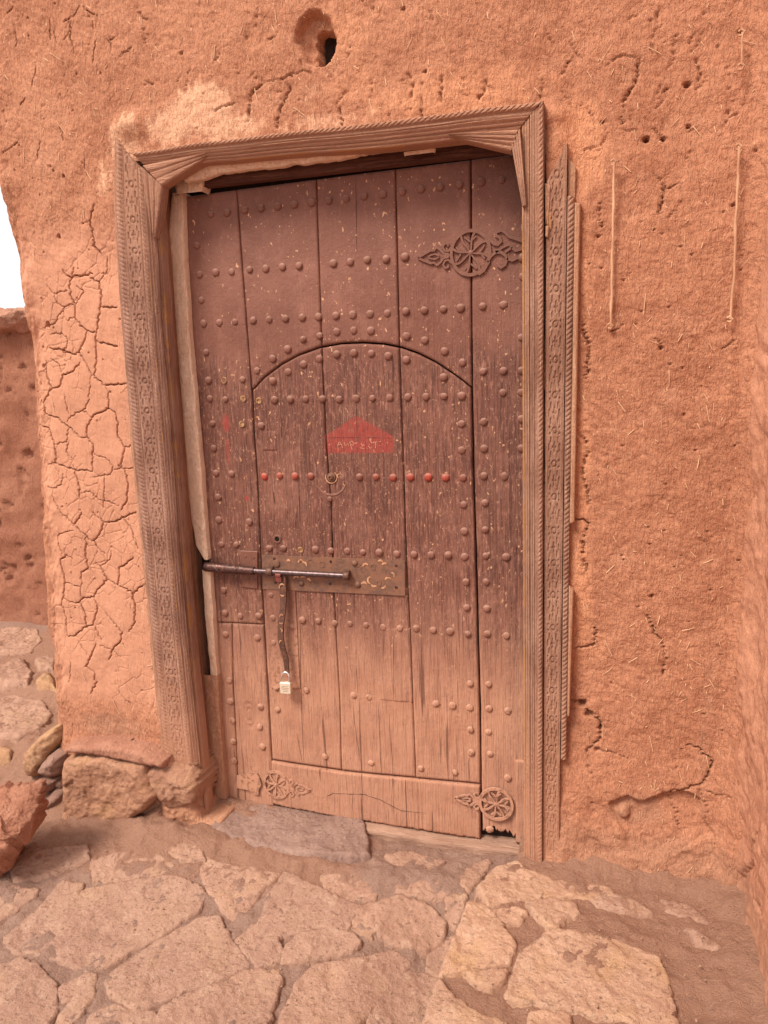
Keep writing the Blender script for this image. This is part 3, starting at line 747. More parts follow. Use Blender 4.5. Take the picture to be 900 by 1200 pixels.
PAVE = [
 A5([(25,745),(170,628),(300,585),(440,553),(600,533),(690,560),(718,592),(690,650),(540,750),(360,850),(315,862),(150,803),(50,785)]),
 A5([(375,890),(450,830),(560,760),(700,685),(762,680),(815,760),(870,850),(740,912),(520,988),(480,993),(430,960),(390,935)]),
 A5([(-60,880),(0,850),(70,822),(130,850),(195,915),(190,1010),(150,1080),(0,1150),(-90,1100)]),
 [(192,1183),(235,1163),(300,1144),(328,1146),(322,1170),(312,1200),(300,1240),(195,1240),(183,1205)],
 A5([(172,608),(225,558),(290,562),(275,595),(180,612)]),
 A5([(325,480),(420,450),(560,455),(605,490),(560,520),(430,538),(335,545)]),
 A5([(-60,580),(40,566),(130,577),(60,650),(0,690),(-60,720)]),
 A6([(-35,140),(40,165),(130,178),(200,192),(150,240),(78,318),(48,308),(0,250),(-30,190)]),
 A6([(215,192),(300,232),(430,290),(400,355),(320,350),(250,372),(142,372),(152,320),(168,260)]),
 A6([(212,452),(218,420),(260,380),(340,360),(410,372),(438,400),(420,422),(300,440),(230,458)]),
 A6([(78,390),(190,388),(203,420),(198,452),(132,472),(97,430)]),
 A6([(492,285),(560,265),(655,300),(698,350),(688,398),(640,425),(560,400),(502,370)]),
 A6([(300,478),(430,448),(515,482),(525,530),(480,590),(430,643),(410,720),(180,720),(205,620),(250,530)]),
 A6([(592,492),(640,500),(690,520),(685,560),(660,720),(470,720),(472,620),(520,550)]),
 A6([(655,425),(700,405),(735,380),(715,440),(690,500),(650,480)]),
 A6([(705,265),(760,262),(745,310),(725,345),(705,320)]),
 A6([(398,320),(432,300),(478,284),(486,350),(470,375),(420,352)]),
 A6([(555,180),(640,190),(700,205),(735,245),(660,275),(560,245)]),
 A6([(330,200),(430,190),(500,215),(480,262),(430,275),(345,240)]),
 A5([(600,400),(690,430),(720,475),(640,470),(590,440)]),
 A5([(30,470),(180,440),(300,430),(310,470),(180,520),(60,540)]),
 A6([(-120,560),(-60,380),(-25,340),(10,330),(50,400),(100,480),(40,510),(-30,530)]) if False else A5([(835,760),(880,720),(960,640),(1010,700),(960,780),(890,830)]),
 A6([(520,142),(600,128),(688,152),(640,178),(560,165)]),
 A6([(735,215),(790,165),(830,150),(800,200),(770,240)]),
 A5([(205,1040),(280,935),(305,880),(330,890),(330,960),(280,1010),(240,1080),(300,1120),(420,1150),(400,1200),(150,1200)]),
 A5([(215,930),(300,880),(330,885),(320,930),(260,960),(225,965)]),
 A6([(-5,520),(60,492),(120,485),(190,492),(195,505),(100,508),(10,540)]),
 A6([(445,450),(500,440),(540,430),(585,460),(560,510),(535,520)]),
 A5([(330,1010),(400,985),(470,1010),(545,1010),(560,1060),(560,1120),(360,1110),(300,1080)]),
]
STEPS = [
 A7([(112,245),(150,248),(200,300),(232,350),(213,398),(130,412),(45,426),(72,340)]),
 A7([(217,483),(247,372),(330,313),(400,322),(500,342),(608,388),(630,450),(655,560),(640,640),(600,600),(520,545),(380,510)]),
 A7([(268,243),(320,238),(388,248),(395,270),(342,306),(322,307),(284,268)]),
 A7([(140,200),(180,157),(238,133),(255,152),(340,185),(480,203),(498,228),(400,222),(300,224),(230,236),(165,246)]),
 A7([(103,428),(208,418),(203,443),(170,460),(132,450)]),
 A7([(3,530),(33,446),(70,492),(130,540),(203,562),(200,640),(-22,640)]),
 A7([(275,562),(280,532),(373,537),(380,640),(270,640)]),
 A7([(160,262),(225,255),(262,268),(245,290),(180,292)]),
 A7([(622,232),(660,236),(705,255),(738,288),(690,278),(640,256)]),
 A7([(682,312),(720,322),(775,358),(768,366),(715,345)]),
 A7([(420,215),(500,222),(560,240),(590,262),(520,262),(450,240)]),
]
def in_platform(X, Y):
    xe = np.interp(Y, edgeL[::-1, 1], edgeL[::-1, 0]) if edgeL[0, 1] > edgeL[-1, 1] else np.interp(Y, edgeL[:, 1], edgeL[:, 0])
    return X-xe
def make_ground():
    gx = gcoords(-2.5, .55, .0085, 1200.); gy = gcoords(-1.55, .35, .0085, 1200.)
    X, Y = np.meshgrid(gx, gy)
    near = ((X > -2.8) & (X < .9) & (Y > -1.9) & (Y < 1.6)).astype(float)
    Z = pave_z(X, Y)+near*(.012*fbm(X*5, Y*5, 3, 101)+.015*fbm(X*22, Y*22, 4, 111)+.011*fbm(X*60, Y*60, 2, 121))
    far = sstep(3, 30, np.hypot(X, Y)); Z = Z*(1-far)-.1*far
    # mud skirt in front of the slate and along the wall foot
    Z = Z+near*.022*np.exp(-((Y+.10)/.06)**2)*sstep(-1.75, -1.5, X)*sstep(-.35, -.45, X)+near*.03*sstep(-.02, .06, Y)*sstep(-.95, -1.05, X)*sstep(-1.7, -1.5, X)
    tone = np.zeros(X.shape+(3,))
    tone[..., 0] = near*np.clip(-.55*np.exp(-((X-(-.47))/.16)**2)*sstep(-.12, -.3, Y)+.85*sstep(-.42, -.14, Y)*sstep(-.55, -.85, X)+.45*sstep(-1.3, -1.7, X)*sstep(-.5, -.2, Y), -.6, 1)
    o = mesh_np('ground', np.stack([X, Y, Z], -1), gridF(len(gy), len(gx)), M_GROUND, None, tone=tone)
    o['kind'] = 'structure'
    return o
ground = make_ground()

def slab(name, poly, frame, mat, parent, thick=.03, depth=.05, rnd=.012, noise=.004, nseg=96, rings=12, seed=0, facets=0, back=False, tilt=(0, 0), wob=.006, res=.0048, grow=0.):
    """stone from a traced outline (2D poly in metres); frame maps (u, v, h) to the place"""
    poly = np.asarray(poly, float); lo = poly.min(0)-.02-grow; hi = poly.max(0)+.02+grow; c = poly.mean(0)
    size = float(np.linalg.norm(poly-c, axis=1).mean())
    U, Vv = np.meshgrid(np.arange(lo[0], hi[0], res), np.arange(lo[1], hi[1], res))
    U = U+res*.35*fbm(U*130, Vv*130, 1, seed+70); Vv = Vv+res*.35*fbm(U*130+9, Vv*130, 1, seed+71)
    d = polydist(U, Vv, poly)*np.where(inpoly(U, Vv, poly), 1, -1)+grow
    d = d+wob*(1.1*fbm(U*14+seed, Vv*14, 3, seed+5)+.9*fbm(U*55, Vv*55, 3, seed+6))
    w1, w2 = worley(U/.03+seed, Vv/.03, seed+40); d = d-np.where((w1 < .42) & (vn(np.floor(U/.03), np.floor(Vv/.03), seed+41) > .1), .006*(1-w1/.42), 0)
    ins = np.clip(d, 0, None)
    h = thick*np.sqrt(np.clip(1-(1-np.clip(ins/(rnd*1.5), 0, 1))**2, 0, 1))
    m = sstep(0, rnd*1.3, ins)
    h = h+m*(noise*1.5*fbm(U*9+seed, Vv*9, 3, seed+3)+noise*.9*fbm(U*34, Vv*34, 3, seed+8)+noise*.5*fbm(U*120, Vv*120, 2, seed+9)+tilt[0]*(U-c[0])+tilt[1]*(Vv-c[1]))
    # split beds: shallow terraces as in flaking sandstone
    q = fbm(U*6+seed*3, Vv*4.5, 4, seed+30)
    for lv in (-.16, .10, .27): h = h+m*noise*.55*(sstep(lv-.006, lv+.006, q)-.5)
    for k in range(facets):
        an = rng.uniform(0, 6.28); s_ = rng.uniform(.25, .8); o_ = rng.uniform(.1, .7)
        h = h-np.clip((U-c[0])*math.cos(an)+(Vv-c[1])*math.sin(an)-o_*size*.6, 0, None)*s_*1.3
    h = np.where(d < 0, -depth*sstep(0, -res*1.6, d), h)
    ok = d > -res*2.2
    keep = ok[:-1, :-1] & ok[1:, 1:] & ok[:-1, 1:] & ok[1:, :-1]
    V = np.stack(frame(U.ravel(), Vv.ravel(), h.ravel()), 1)
    F = gridF(U.shape[0], U.shape[1], keep)
    used = np.unique(F); rm = np.full(len(V), -1); rm[used] = np.arange(len(used))
    return mesh_np(name, V[used], rm[F], mat, parent)
def up_frame(zf):
    return lambda u, v, h: (u, v, zf(u, v)+h)
def front_frame(Y):
    return lambda u, v, h: (u, Y-h+0*u, v)

pz = lambda X, Y: pave_z(X, Y)
for k, L in enumerate(PAVE):
    P = px_poly(L, lambda X, Y: float(pave_z(X, Y))+.006)
    nm = 'paving_stone'
    slab(nm, P, up_frame(pz), M_PAVE, ground, thick=.012 if k not in (5, 6, 7) else .008, depth=.05, rnd=.005, noise=.0050, seed=k*7, tilt=(rng.normal(0, .012), rng.normal(0, .012)), grow=.011)

# raised platform on the right
def plat_z(X, Y): return .017+.010*sstep(0, -.4, Y)-.02*sstep(-.5, -1.3, Y)
def make_platform():
    root = thing('stone_step', (0, -.5, -.1), 'raised stone and mortar step filling the lower right corner beside the door', 'step')
    ys = np.concatenate([np.arange(.10, -1.35, -.0085)]); n = 110
    yy = ys[:, None]; t = np.linspace(0, 1, n)[None, :]
    el = edgeL[np.argsort(edgeL[:, 1])]
    xe = np.interp(ys, el[:, 1], el[:, 0]); corner = float(el[-1, 1])
    # back corner rounds away to the threshold
    bx = float(G(606, 1004, .02)[0])
    xe = np.where(ys > corner, xe+(bx-el[-1, 0])*sstep(corner, -.02, ys), xe)+.007*fbm(ys*14, ys*0, 3, 4)
    X = xe[:, None]+t*(XR+.06-xe[:, None]); Y = yy+0*X
    dl = X-xe[:, None]
    Z = plat_z(X, Y)+.020*fbm(X*4, Y*4, 3, 201)+.018*fbm(X*17, Y*17, 4, 211)+.008*fbm(X*60, Y*60, 2, 3)
    Z = Z-.012*(1-sstep(0, .02, dl))+.035*sstep(XR-.16, XR+.03, X)+.028*sstep(-.10, .02, Y)*sstep(-.14, 0, X)
    skirt = np.stack([xe-.004+.01*fbm(ys*20, ys*0+3, 3, 8), ys, np.full(len(ys), -.2)], -1)[:, None]
    P = np.concatenate([skirt, np.stack([xe[:, None]-.002+0*xe[:, None], yy, Z[:, :1]-.012], -1), np.stack([X, Y, Z], -1)], 1)
    tone = np.zeros(P.shape); tone[..., 0] = .55*sstep(-.28, -.05, P[..., 1])+.75*sstep(.10, .30, P[..., 0])+.75
    mesh_np('mortar_bed', P, gridF(len(ys), n+2)[:, ::-1], M_GROUND, root, tone=tone)
    for k, L in enumerate(STEPS):
        Pp = px_poly(L, lambda X, Y: float(plat_z(X, Y))+.008)
        small = k >= 8
        slab('stone', Pp, up_frame(plat_z), M_STEP if not small else M_PAVE, root, thick=.013 if not small else .006, depth=.12 if k in (0, 5) else .05, rnd=.008, noise=.006, seed=300+k*5, grow=.010)
make_platform()

# slate doorstep and wooden threshold
SL = sc([(345,262),(480,278),(640,305),(800,342),(852,400),(850,445),(790,458),(640,448),(420,408),(290,352),(310,300)], 150, 850, 3)
slp = px_poly(SL, -.014)
slp[:4, 1] = np.maximum(slp[:4, 1], .15)
o = slab('slate_doorstep', slp, lambda u, v, h: (u, v, h-.034+.10*np.clip(v-.02, 0, .05)), M_SLATE, None, thick=.018, depth=.07, rnd=.010, noise=.005, seed=900)
tagset(o, 'smooth dark mauve slate slab set under the left half of the door', 'doorstep')
def make_threshold():
    root = thing('threshold', (-.45, .12, -.03), 'pale weathered wooden threshold beam under the right half of the door', 'threshold')
    x0 = float(W(412, 968, .10)[0]); x1 = float(W(640, 990, .10)[0])
    xs = np.linspace(x0, x1, 120)
    prof = [(.20, -.016), (.115, -.015), (.080, -.018), (.070, -.024), (.066, -.034), (.064, -.075), (.075, -.13)]
    P = []
    for i, x in enumerate(xs):
        row = []
        for k, (y, z) in enumerate(prof):
            row.append((x, y-.02*fbm(x*6, k*.4, 3, 1)+.012*(x-x0), z-.012+.010*fbm(x*4, k*.7+3, 3, 2)-.008*math.exp(-((x-x0)/.04)**2)))
        P.append(row)
    P = np.array(P); n = len(prof)
    mesh_np('beam', P, [gridF(len(xs), n), ], M_SILL, root, tone=np.zeros((len(xs)*n, 3)))
make_threshold()

# ================================================================== FRAME
def carve(un, z, pitch=.098, wid=.05, ph=0):
    z = z+.010*vn(z*9, z*0+ph*50)+.003*vn(z*35, un*3)
    zc = ((z+ph) % pitch)-pitch/2; x = (un-.5)*wid+.0022*vn(z*16, z*0+7)+.0009*vn(z*120, un*20); ax = np.abs(x); az_ = np.abs(zc)
    g = np.zeros(np.shape(z+un))
    def cut(d, w): return sstep(w, w*.35, d)
    r = np.hypot(x, zc)
    g = np.maximum(g, cut(np.abs(r-.0085), .0026))
    g = np.maximum(g, cut(np.hypot(np.clip(ax-.0172, -.0, None)+np.clip(.0172-ax, 0, None), np.clip(az_-.010, 0, None)), .0032)*(az_ > .006))
    zz = pitch/2-az_                                   # distance from mid between rings
    g = np.maximum(g, cut(np.hypot(ax, np.clip(zz-.014, 0, None)), .0030))
    g = np.maximum(g, cut(np.hypot(ax-.005, zz-.0), .0036))
    g = np.maximum(g, cut(np.hypot(ax-.0125, np.clip(np.abs(zz-.020)-.007, 0, None)), .0030))
    g = np.maximum(g, cut(np.hypot(ax-.0185, np.clip(zz-.009, 0, None)), .0034))
    return g
def rope(l, z, pitch=.0135, sl=.9):
    """l 0..1 across, returns height 0..1"""
    b = np.sqrt(np.clip(1-(2*l-1)**2, 0, 1))
    z = z+.005*vn(z*22, z*0+3)+.0012*vn(z*160, l*3)
    tw = np.abs(((z/pitch+sl*l) % 1)-.5)*2
    return b*(.55+.45*sstep(.0, .5, tw))
def band(un, a, b): return np.clip((un-a)/(b-a), 0, 1), ((un > a) & (un < b))
def grain(u, z, seed, hor=False):
    return .0014*fbm(u*260, z*7, 3, seed)+.0010*fbm(u*60, z*3, 2, seed+4)
def quadgrid(corners, nu, nv):
    TL, TR, BR, BL = [np.asarray(c, float) for c in corners]
    u = np.linspace(0, 1, nu)[None, :, None]; v = np.linspace(0, 1, nv)[:, None, None]
    return (TL*(1-u)+TR*u)*(1-v)+(BL*(1-u)+BR*u)*v
def carved_board(name, quad_px, Yf, hf, mat, parent, nu, nv, depth=.07, Y0=0., horiz=False, tone_f=None, top_f=None, edges=None):
    """hf(un, along, len_across)->(height, recess); sheet with skirts back to Yf+depth"""
    cs = [W(x, y, Y0) for x, y in quad_px]
    P = quadgrid(cs, nu, nv)
    un = np.linspace(0, 1, nu)[None, :]+np.zeros((nv, nu)); vn_ = np.linspace(0, 1, nv)[:, None]+np.zeros((nv, nu))
    if top_f is not None: P[..., 1] -= top_f(un, vn_)
    if edges is not None:
        ea, eb = [WP(e, Y0) for e in edges]
        xa = np.interp(-P[..., 1], -ea[:, 1], ea[:, 0]); xb = np.interp(-P[..., 1], -eb[:, 1], eb[:, 0]); P[..., 0] = xa+(xb-xa)*un
    across, along = (vn_, P[..., 0]) if horiz else (un, P[..., 1])
    h, rec = hf(across, along)
    h = h+grain(across*.12, along, hash(name) % 50 if False else len(name))
    Y = Yf-h+rec
    X, Z = P[..., 0], P[..., 1]
    G3 = np.stack([X, Y, Z], -1)
    back = Yf+depth
    pad = np.zeros((nv+2, nu+2, 3)); pad[1:-1, 1:-1] = G3
    pad[0, 1:-1] = G3[0]; pad[-1, 1:-1] = G3[-1]; pad[1:-1, 0] = G3[:, 0]; pad[1:-1, -1] = G3[:, -1]
    pad[0, 0] = G3[0, 0]; pad[0, -1] = G3[0, -1]; pad[-1, 0] = G3[-1, 0]; pad[-1, -1] = G3[-1, -1]
    for sl_ in ((0, slice(None)), (-1, slice(None)), (slice(None), 0), (slice(None), -1)): pad[sl_][..., 1] = back
    tone = np.zeros(pad.shape)
    if tone_f is not None:
        tt = tone_f(across, along); tone[1:-1, 1:-1, 0] = tt
    return mesh_np(name, pad, gridF(nv+2, nu+2)[:, ::-1], mat, parent, tone=tone)
frame = thing('carved_door_frame', (-.75, -.02, 0), 'carved wooden door frame with rope mouldings and rosette bands around the maroon door', 'door frame')
def ridges(l, n, sharp=.22):
    ph = (l*n) % 1
    return -sstep(sharp, 0, np.minimum(ph, 1-ph))
def left_jamb(un, z):
    h = np.zeros_like(un)
    l, m = band(un, .05, .24); h = np.where(m, -.003+.007*rope(l, z), h)
    l, m = band(un, .28, .64); h = np.where(m, -.0036*carve(l, z, .098, .05, .02), h)
    for c_ in (.26, .655): h = h-.004*np.exp(-((un-c_)/.008)**2)
    l, m = band(un, .67, .77); h = np.where(m, -.003+.006*rope(l, z), h)
    l, m = band(un, .78, 1.01); h = np.where(m, .004*ridges(l, 5), h)
    rec = .034*np.clip((un-.78)/.22, 0, 1)**1.1
    wear = fbm(un*4, z*5, 3, 4); h = h*(1-.7*sstep(.1, .4, wear))
    return h*(1-.55*sstep(.55, .1, z)), rec
JO = [(137,160),(136.5,245),(143,350),(153,470),(166,600),(178,720),(190,850),(196,905),(204,985)]
JI = [(180,212),(186,300),(193,400),(200,490),(208,600),(219.5,740),(231,850),(244,985)]
carved_board('jamb', [(137,162),(181,214),(244,978),(198,925)], -.022, left_jamb, M_FRAMEL, frame, 84, 900, Y0=-.01, edges=(JO, JI),
             tone_f=lambda a, z: .9*(a > .955)*(fbm(z*20, a*0, 3, 3)+.5)+1.1*np.exp(-((a-.79)/.01)**2)*(fbm(z*9, a*0+4, 3, 9) > .12))
def right_jamb(un, z):
    h = np.zeros_like(un)
    l, m = band(un, .0, .74); h = np.where(m, .0048*ridges(l, 6, .2)-.004*np.exp(-((l-.5)/.03)**2), h)
    l, m = band(un, .77, 1.0); h = np.where(m, -.002+.006*rope(l, z, .0135, -.9), h)
    rec = .016*np.clip((.5-un)/.5, 0, 1)
    return h*(1-.5*sstep(.5, .1, z)), rec
carved_board('jamb', [(612,150),(638,122),(636,1012),(614.5,1012)], -.028, right_jamb, M_FRAME, frame, 44, 980,
             tone_f=lambda a, z: np.where(a < .14, 1.*(fbm(z*14, a*20, 3, 3) > -.12), 0))
def lintel_f(v, x):
    h = np.zeros_like(v)
    l, m = band(v, 0, .25); h = np.where(m, .001+.007*rope(l, x, .0165, 1.4), h)
    l, m = band(v, .29, 1.01); h = np.where(m, .0045*ridges(l, 5, .2), h)
    h = h-.002*np.exp(-((v-.27)/.012)**2)
    return h, .022*np.clip((v-.45)/.55, 0, 1)
carved_board('lintel', [(161,182),(637,122),(603,158),(176,199)], -.026, lintel_f, M_LINTEL, frame, 760, 40, horiz=True,
             tone_f=lambda a, x: .9*(a > .93)*(fbm(x*14, a*0, 3, 3) > -.05), top_f=lambda u, v: .012*np.sin(u*math.pi)*0+.006*fbm(u*5, v*0, 2, 3))
def brk(name_px, apex, horiz):
    def f(un, z): return .004*ridges(un, 3, .25), .012*un
    return f
# corner brackets (knees): four short grooved wedges
carved_board('corner_bracket', [(169,197),(193,219),(185,280),(181,272)], -.024, lambda a, z: (.004*ridges(a, 3, .22), .012*a), M_FRAMEL, frame, 26, 90, depth=.05)
carved_board('corner_bracket', [(172,196),(246,181),(244,187),(193,219)], -.024, lambda a, x: (.004*ridges(a, 3, .22), .010*a), M_LINTEL, frame, 80, 26, depth=.05, horiz=True)
carved_board('corner_bracket', [(527,161),(609,156),(600,180),(536,165)], -.034, lambda a, x: (.004*ridges(a, 4, .22), .012*a), M_LINTEL, frame, 90, 26, depth=.05, horiz=True)
carved_board('corner_bracket', [(600,172),(611,155),(618,244),(613,244)], -.034, lambda a, z: (.004*ridges(a, 4, .22), .010*(1-a)), M_FRAME, frame, 26, 90, depth=.05)
# second, carved board on the right, its top broken off
def cband(un, z):
    h = -.0034*carve(np.clip((un-.12)/.76, 0, 1), z, .094, .05, .04)*((un > .1) & (un < .9))
    h = h-.003*np.exp(-((un-.96)/.02)**2)
    wear = sstep(1.95, 2.08, z)+.5*sstep(.3, .05, z); return h*(1-np.clip(wear, 0, .9))-.004*wear*(fbm(un*3, z*12, 3, 5)+.3), 0*un
carved_board('carved_board', [(641.5,215),(665,168),(655,1008),(636.5,1008)], -.018, cband, M_FRAME, frame, 38, 940,
             tone_f=lambda a, z: .8*(fbm(a*3, z*16, 3, 7) > .42)*(z > 1.8))
carved_board('rope_strip', [(665.5,232),(674,232),(664,886),(657.5,886)], -.016, lambda a, z: (.008*rope(a, z, .0135, -1.), 0*a), M_FRAME, frame, 16, 700)
carved_board('plain_strip', [(666,186),(675,196),(674,232),(665.5,232)], -.006, lambda a, z: (0*a, 0*a), M_TRIM, frame, 8, 40)
carved_board('trim_strip', [(674,240),(681,241),(674,610),(668,612)], -.022, lambda a, z: (.006*np.sqrt(np.clip(1-(2*a-1)**2, 0, 1)), 0*a), M_TRIM, frame, 10, 200)
carved_board('trim_strip', [(667,684),(673,690),(668,835),(665,835)], -.020, lambda a, z: (.006*np.sqrt(np.clip(1-(2*a-1)**2, 0, 1)), 0*a), M_TRIM, frame, 10, 120)
carved_board('trim_strip', [(141,345),(144,345),(197,900),(193,900)], -.010, lambda a, z: (.002*fbm(a*4, z*30, 2, 3), 0*a), M_TRIM, frame, 6, 260, edges=([(x-2.5, y) for x, y in JO], [(x+.6, y) for x, y in JO]))
carved_board('wood_chip', [(639.5,217),(645.5,219),(643,265),(640,264)], -.020, lambda a, z: (.006*fbm(a*2, z*60, 2, 3), 0*a), M_TRIM, frame, 6, 24, depth=.04)
carved_board('wood_chip', [(640,267),(644,267),(643,281),(640,279)], -.022, lambda a, z: (.004*fbm(a*2, z*60, 2, 5), 0*a), M_TRIM, frame, 6, 12, depth=.04)
# deep side of the opening (left), header board (top)
YD = .11
def reveal():
    a = W(184, 205, 0); ji = WP(JI, 0); n = 260; z = np.linspace(a[1]+.03, -.08, n); x = np.interp(-z, -ji[:, 1], ji[:, 0])-.001
    ys = np.linspace(-.004, .15, 26)
    Z, Yy = np.meshgrid(z, ys, indexing='ij')
    X = np.repeat(x[:, None], 26, 1)+.0028*fbm(Yy*90, Z*6, 3, 3)+.003*fbm(Yy*10, Z*3, 3, 6)-.006*sstep(.045, .05, Yy)
    tone = np.zeros(X.shape+(3,)); tone[..., 0] = .6*(fbm(Yy*30, Z*8, 3, 12) > .42)
    mesh_np('reveal_board', np.stack([X, Yy, Z], -1), gridF(n, 26)[:, ::-1], M_REVEAL, frame, tone=tone)
reveal()
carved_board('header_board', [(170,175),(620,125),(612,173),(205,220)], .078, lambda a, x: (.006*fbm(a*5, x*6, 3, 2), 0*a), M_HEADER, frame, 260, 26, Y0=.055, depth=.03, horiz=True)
# mortar between the reveal and the door
def strip(name, Lp, Rp, Y, mat, parent, nu=14, nv=200, rel=.003, depth=.05, rec=.0):
    Lw = WP(Lp, Y); Rw = WP(Rp, Y)
    z1 = min(Lw[:, 1].max(), Rw[:, 1].max()); z0 = max(Lw[:, 1].min(), Rw[:, 1].min())
    z = np.linspace(z1, z0, nv)
    lo = np.argsort(Lw[:, 1]); ro = np.argsort(Rw[:, 1])
    xl = np.interp(z, Lw[lo, 1], Lw[lo, 0])+.002*fbm(z*30, z*0, 3, 1); xr_ = np.interp(z, Rw[ro, 1], Rw[ro, 0])+.002*fbm(z*25, z*0+5, 3, 2)
    t = np.linspace(0, 1, nu)[None, :]
    X = xl[:, None]*(1-t)+xr_[:, None]*t; Z = z[:, None]+0*X
    e = np.minimum(t, 1-t)*np.abs(xr_-xl)[:, None]
    Yy = Y-rel*np.sqrt(np.clip(e/.01, 0, 1))-.004*fbm(X*30, Z*30, 3, 7)+rec*t
    P = np.stack([X, Yy, Z], -1)
    bl = P[:, :1].copy(); bl[..., 1] = Y+depth; br = P[:, -1:].copy(); br[..., 1] = Y+depth
    P = np.concatenate([bl, P, br], 1)
    return mesh_np(name, P, gridF(nv, nu+2)[:, ::-1], mat, parent, tone=np.zeros((nv*(nu+2), 3)))
M_PLASTER = mat_clay('pale_mortar', (.80, .57, .42), (.70, .44, .30), (.84, .62, .46), attr=False)
strip('mortar_fill', [(202,218),(199,255),(194,297),(201,335),(205,380),(211,450),(216,530),(224,610),(230,640),(240,656)],
      [(214,225),(216,290),(220,350),(223,400),(230,480),(236,550),(240,600),(243,640),(244,656)], .088, M_PLASTER, frame)
strip('mortar_fill', [(237,668),(240,720),(244,760),(248,800)], [(246,668),(250,720),(253,770),(256,802)], .09, M_PLASTER, frame, nv=90)
strip('mortar_fill', [(238,790),(241,840),(244,900),(247,965)], [(255.5,790),(258,840),(262.5,900),(268,965)], .088, M_MUD, frame, nv=90)
strip('mortar_fill', [(205,212),(206,228)], [(240,205),(236,226)], .07, M_PLASTER, frame, nv=10)
for L, R in (([(473,178),(474,183)], [(510,174),(508,181)]),):
    strip('mortar_fill', L, R, .046, M_PLASTER, frame, nu=20, nv=10, rel=.004, depth=.01)
def ragged(name, top, bot, Y, mat):
    T = WP(top, Y); Bt = WP(bot, Y); n = 90; m = 7
    x = np.linspace(T[0, 0], T[-1, 0], n); zt = np.interp(x, T[:, 0], T[:, 1]); zb = np.interp(x, Bt[:, 0], Bt[:, 1])+.006*fbm(x*40, x*0, 3, 5)
    t = np.linspace(0, 1, m)[:, None]; Z = zt*(1-t)+zb*t; X = x+0*Z
    Yy = Y-.005*np.sin(np.clip(t, 0, 1)*math.pi)-.006*fbm(X*25, Z*25, 3, 6)
    P = np.stack([X, Yy, Z], -1); bb = P[-1:].copy(); bb[..., 1] = Y+.02
    mesh_np(name, np.concatenate([P, bb]), gridF(m+1, n)[:, ::-1], mat, frame, tone=np.zeros(((m+1)*n, 3)))
ragged('mortar_fill', [(215,190),(300,186),(400,172),(470,168)], [(215,214),(262,203),(330,194),(400,186),(470,172)], .035, M_PLASTER)

# ================================================================== DOOR
door = thing('studded_door', (float(W(430, 950, YD)[0]), YD, 0), 'old maroon plank door studded with iron nails, dusty at the foot, with an arched wicket', 'door')
ARCH = [(295,458),(310,442),(330,427),(350,416),(375,407),(400,402.5),(425,401.5),(450,403),(470,407),(490,414),(510,424),(530,437),(545,448),(553,455)]
AW = WP(ARCH, YD)
def line_x(pts):
    P = WP(pts, YD); o = np.argsort(P[:, 1]); P = P[o]
    return lambda z: np.interp(z, P[:, 1], P[:, 0])
def top_line(pts):
    P = WP(pts, YD); o = np.argsort(P[:, 0]); P = P[o]
    return lambda x: np.interp(x, P[:, 0], P[:, 1])
DT = top_line([(205,231),(215,230),(410,204.5),(600,180.5),(640,175)])
wl_px = [(295,458),(297,500),(301,560),(305,653),(309,735),(314,820),(318,888),(321,945)]
wr_px = [(551,180),(553,455),(555,560),(558,653),(560,740),(562.5,830),(563.5,918),(565,990)]
j0 = line_x([(276,200),(277,222)]+wl_px); jr = line_x(wr_px)
jL = line_x([(211,215),(212,230),(265,937),(268,980)]); jR = line_x([(622,150),(622,1000)])
j2 = line_x([(370,200),(378,432),(383,530),(388,590),(391,690),(398,820),(400,905)]); j3 = line_x([(463,190),(468,406),(472,520),(476,650),(481,745),(485,850),(487,911)])
jb = line_x([(271,700),(273,794),(279,934),(280,960)])
archz = lambda x: np.interp(x, AW[:, 0], AW[:, 1])
wbot = top_line([(300,888),(318,890),(400,903),(487,911.5),(565,919)])
z731 = top_line([(240,729),(330,733)])
botL = top_line([(255,937),(281,941),(325,946)]); 
rail_t = top_line([(310,890),(318,891.5),(400,904.5),(487,913),(566,920.5)]); rail_b = top_line([(310,941),(397,958),(562,984)])
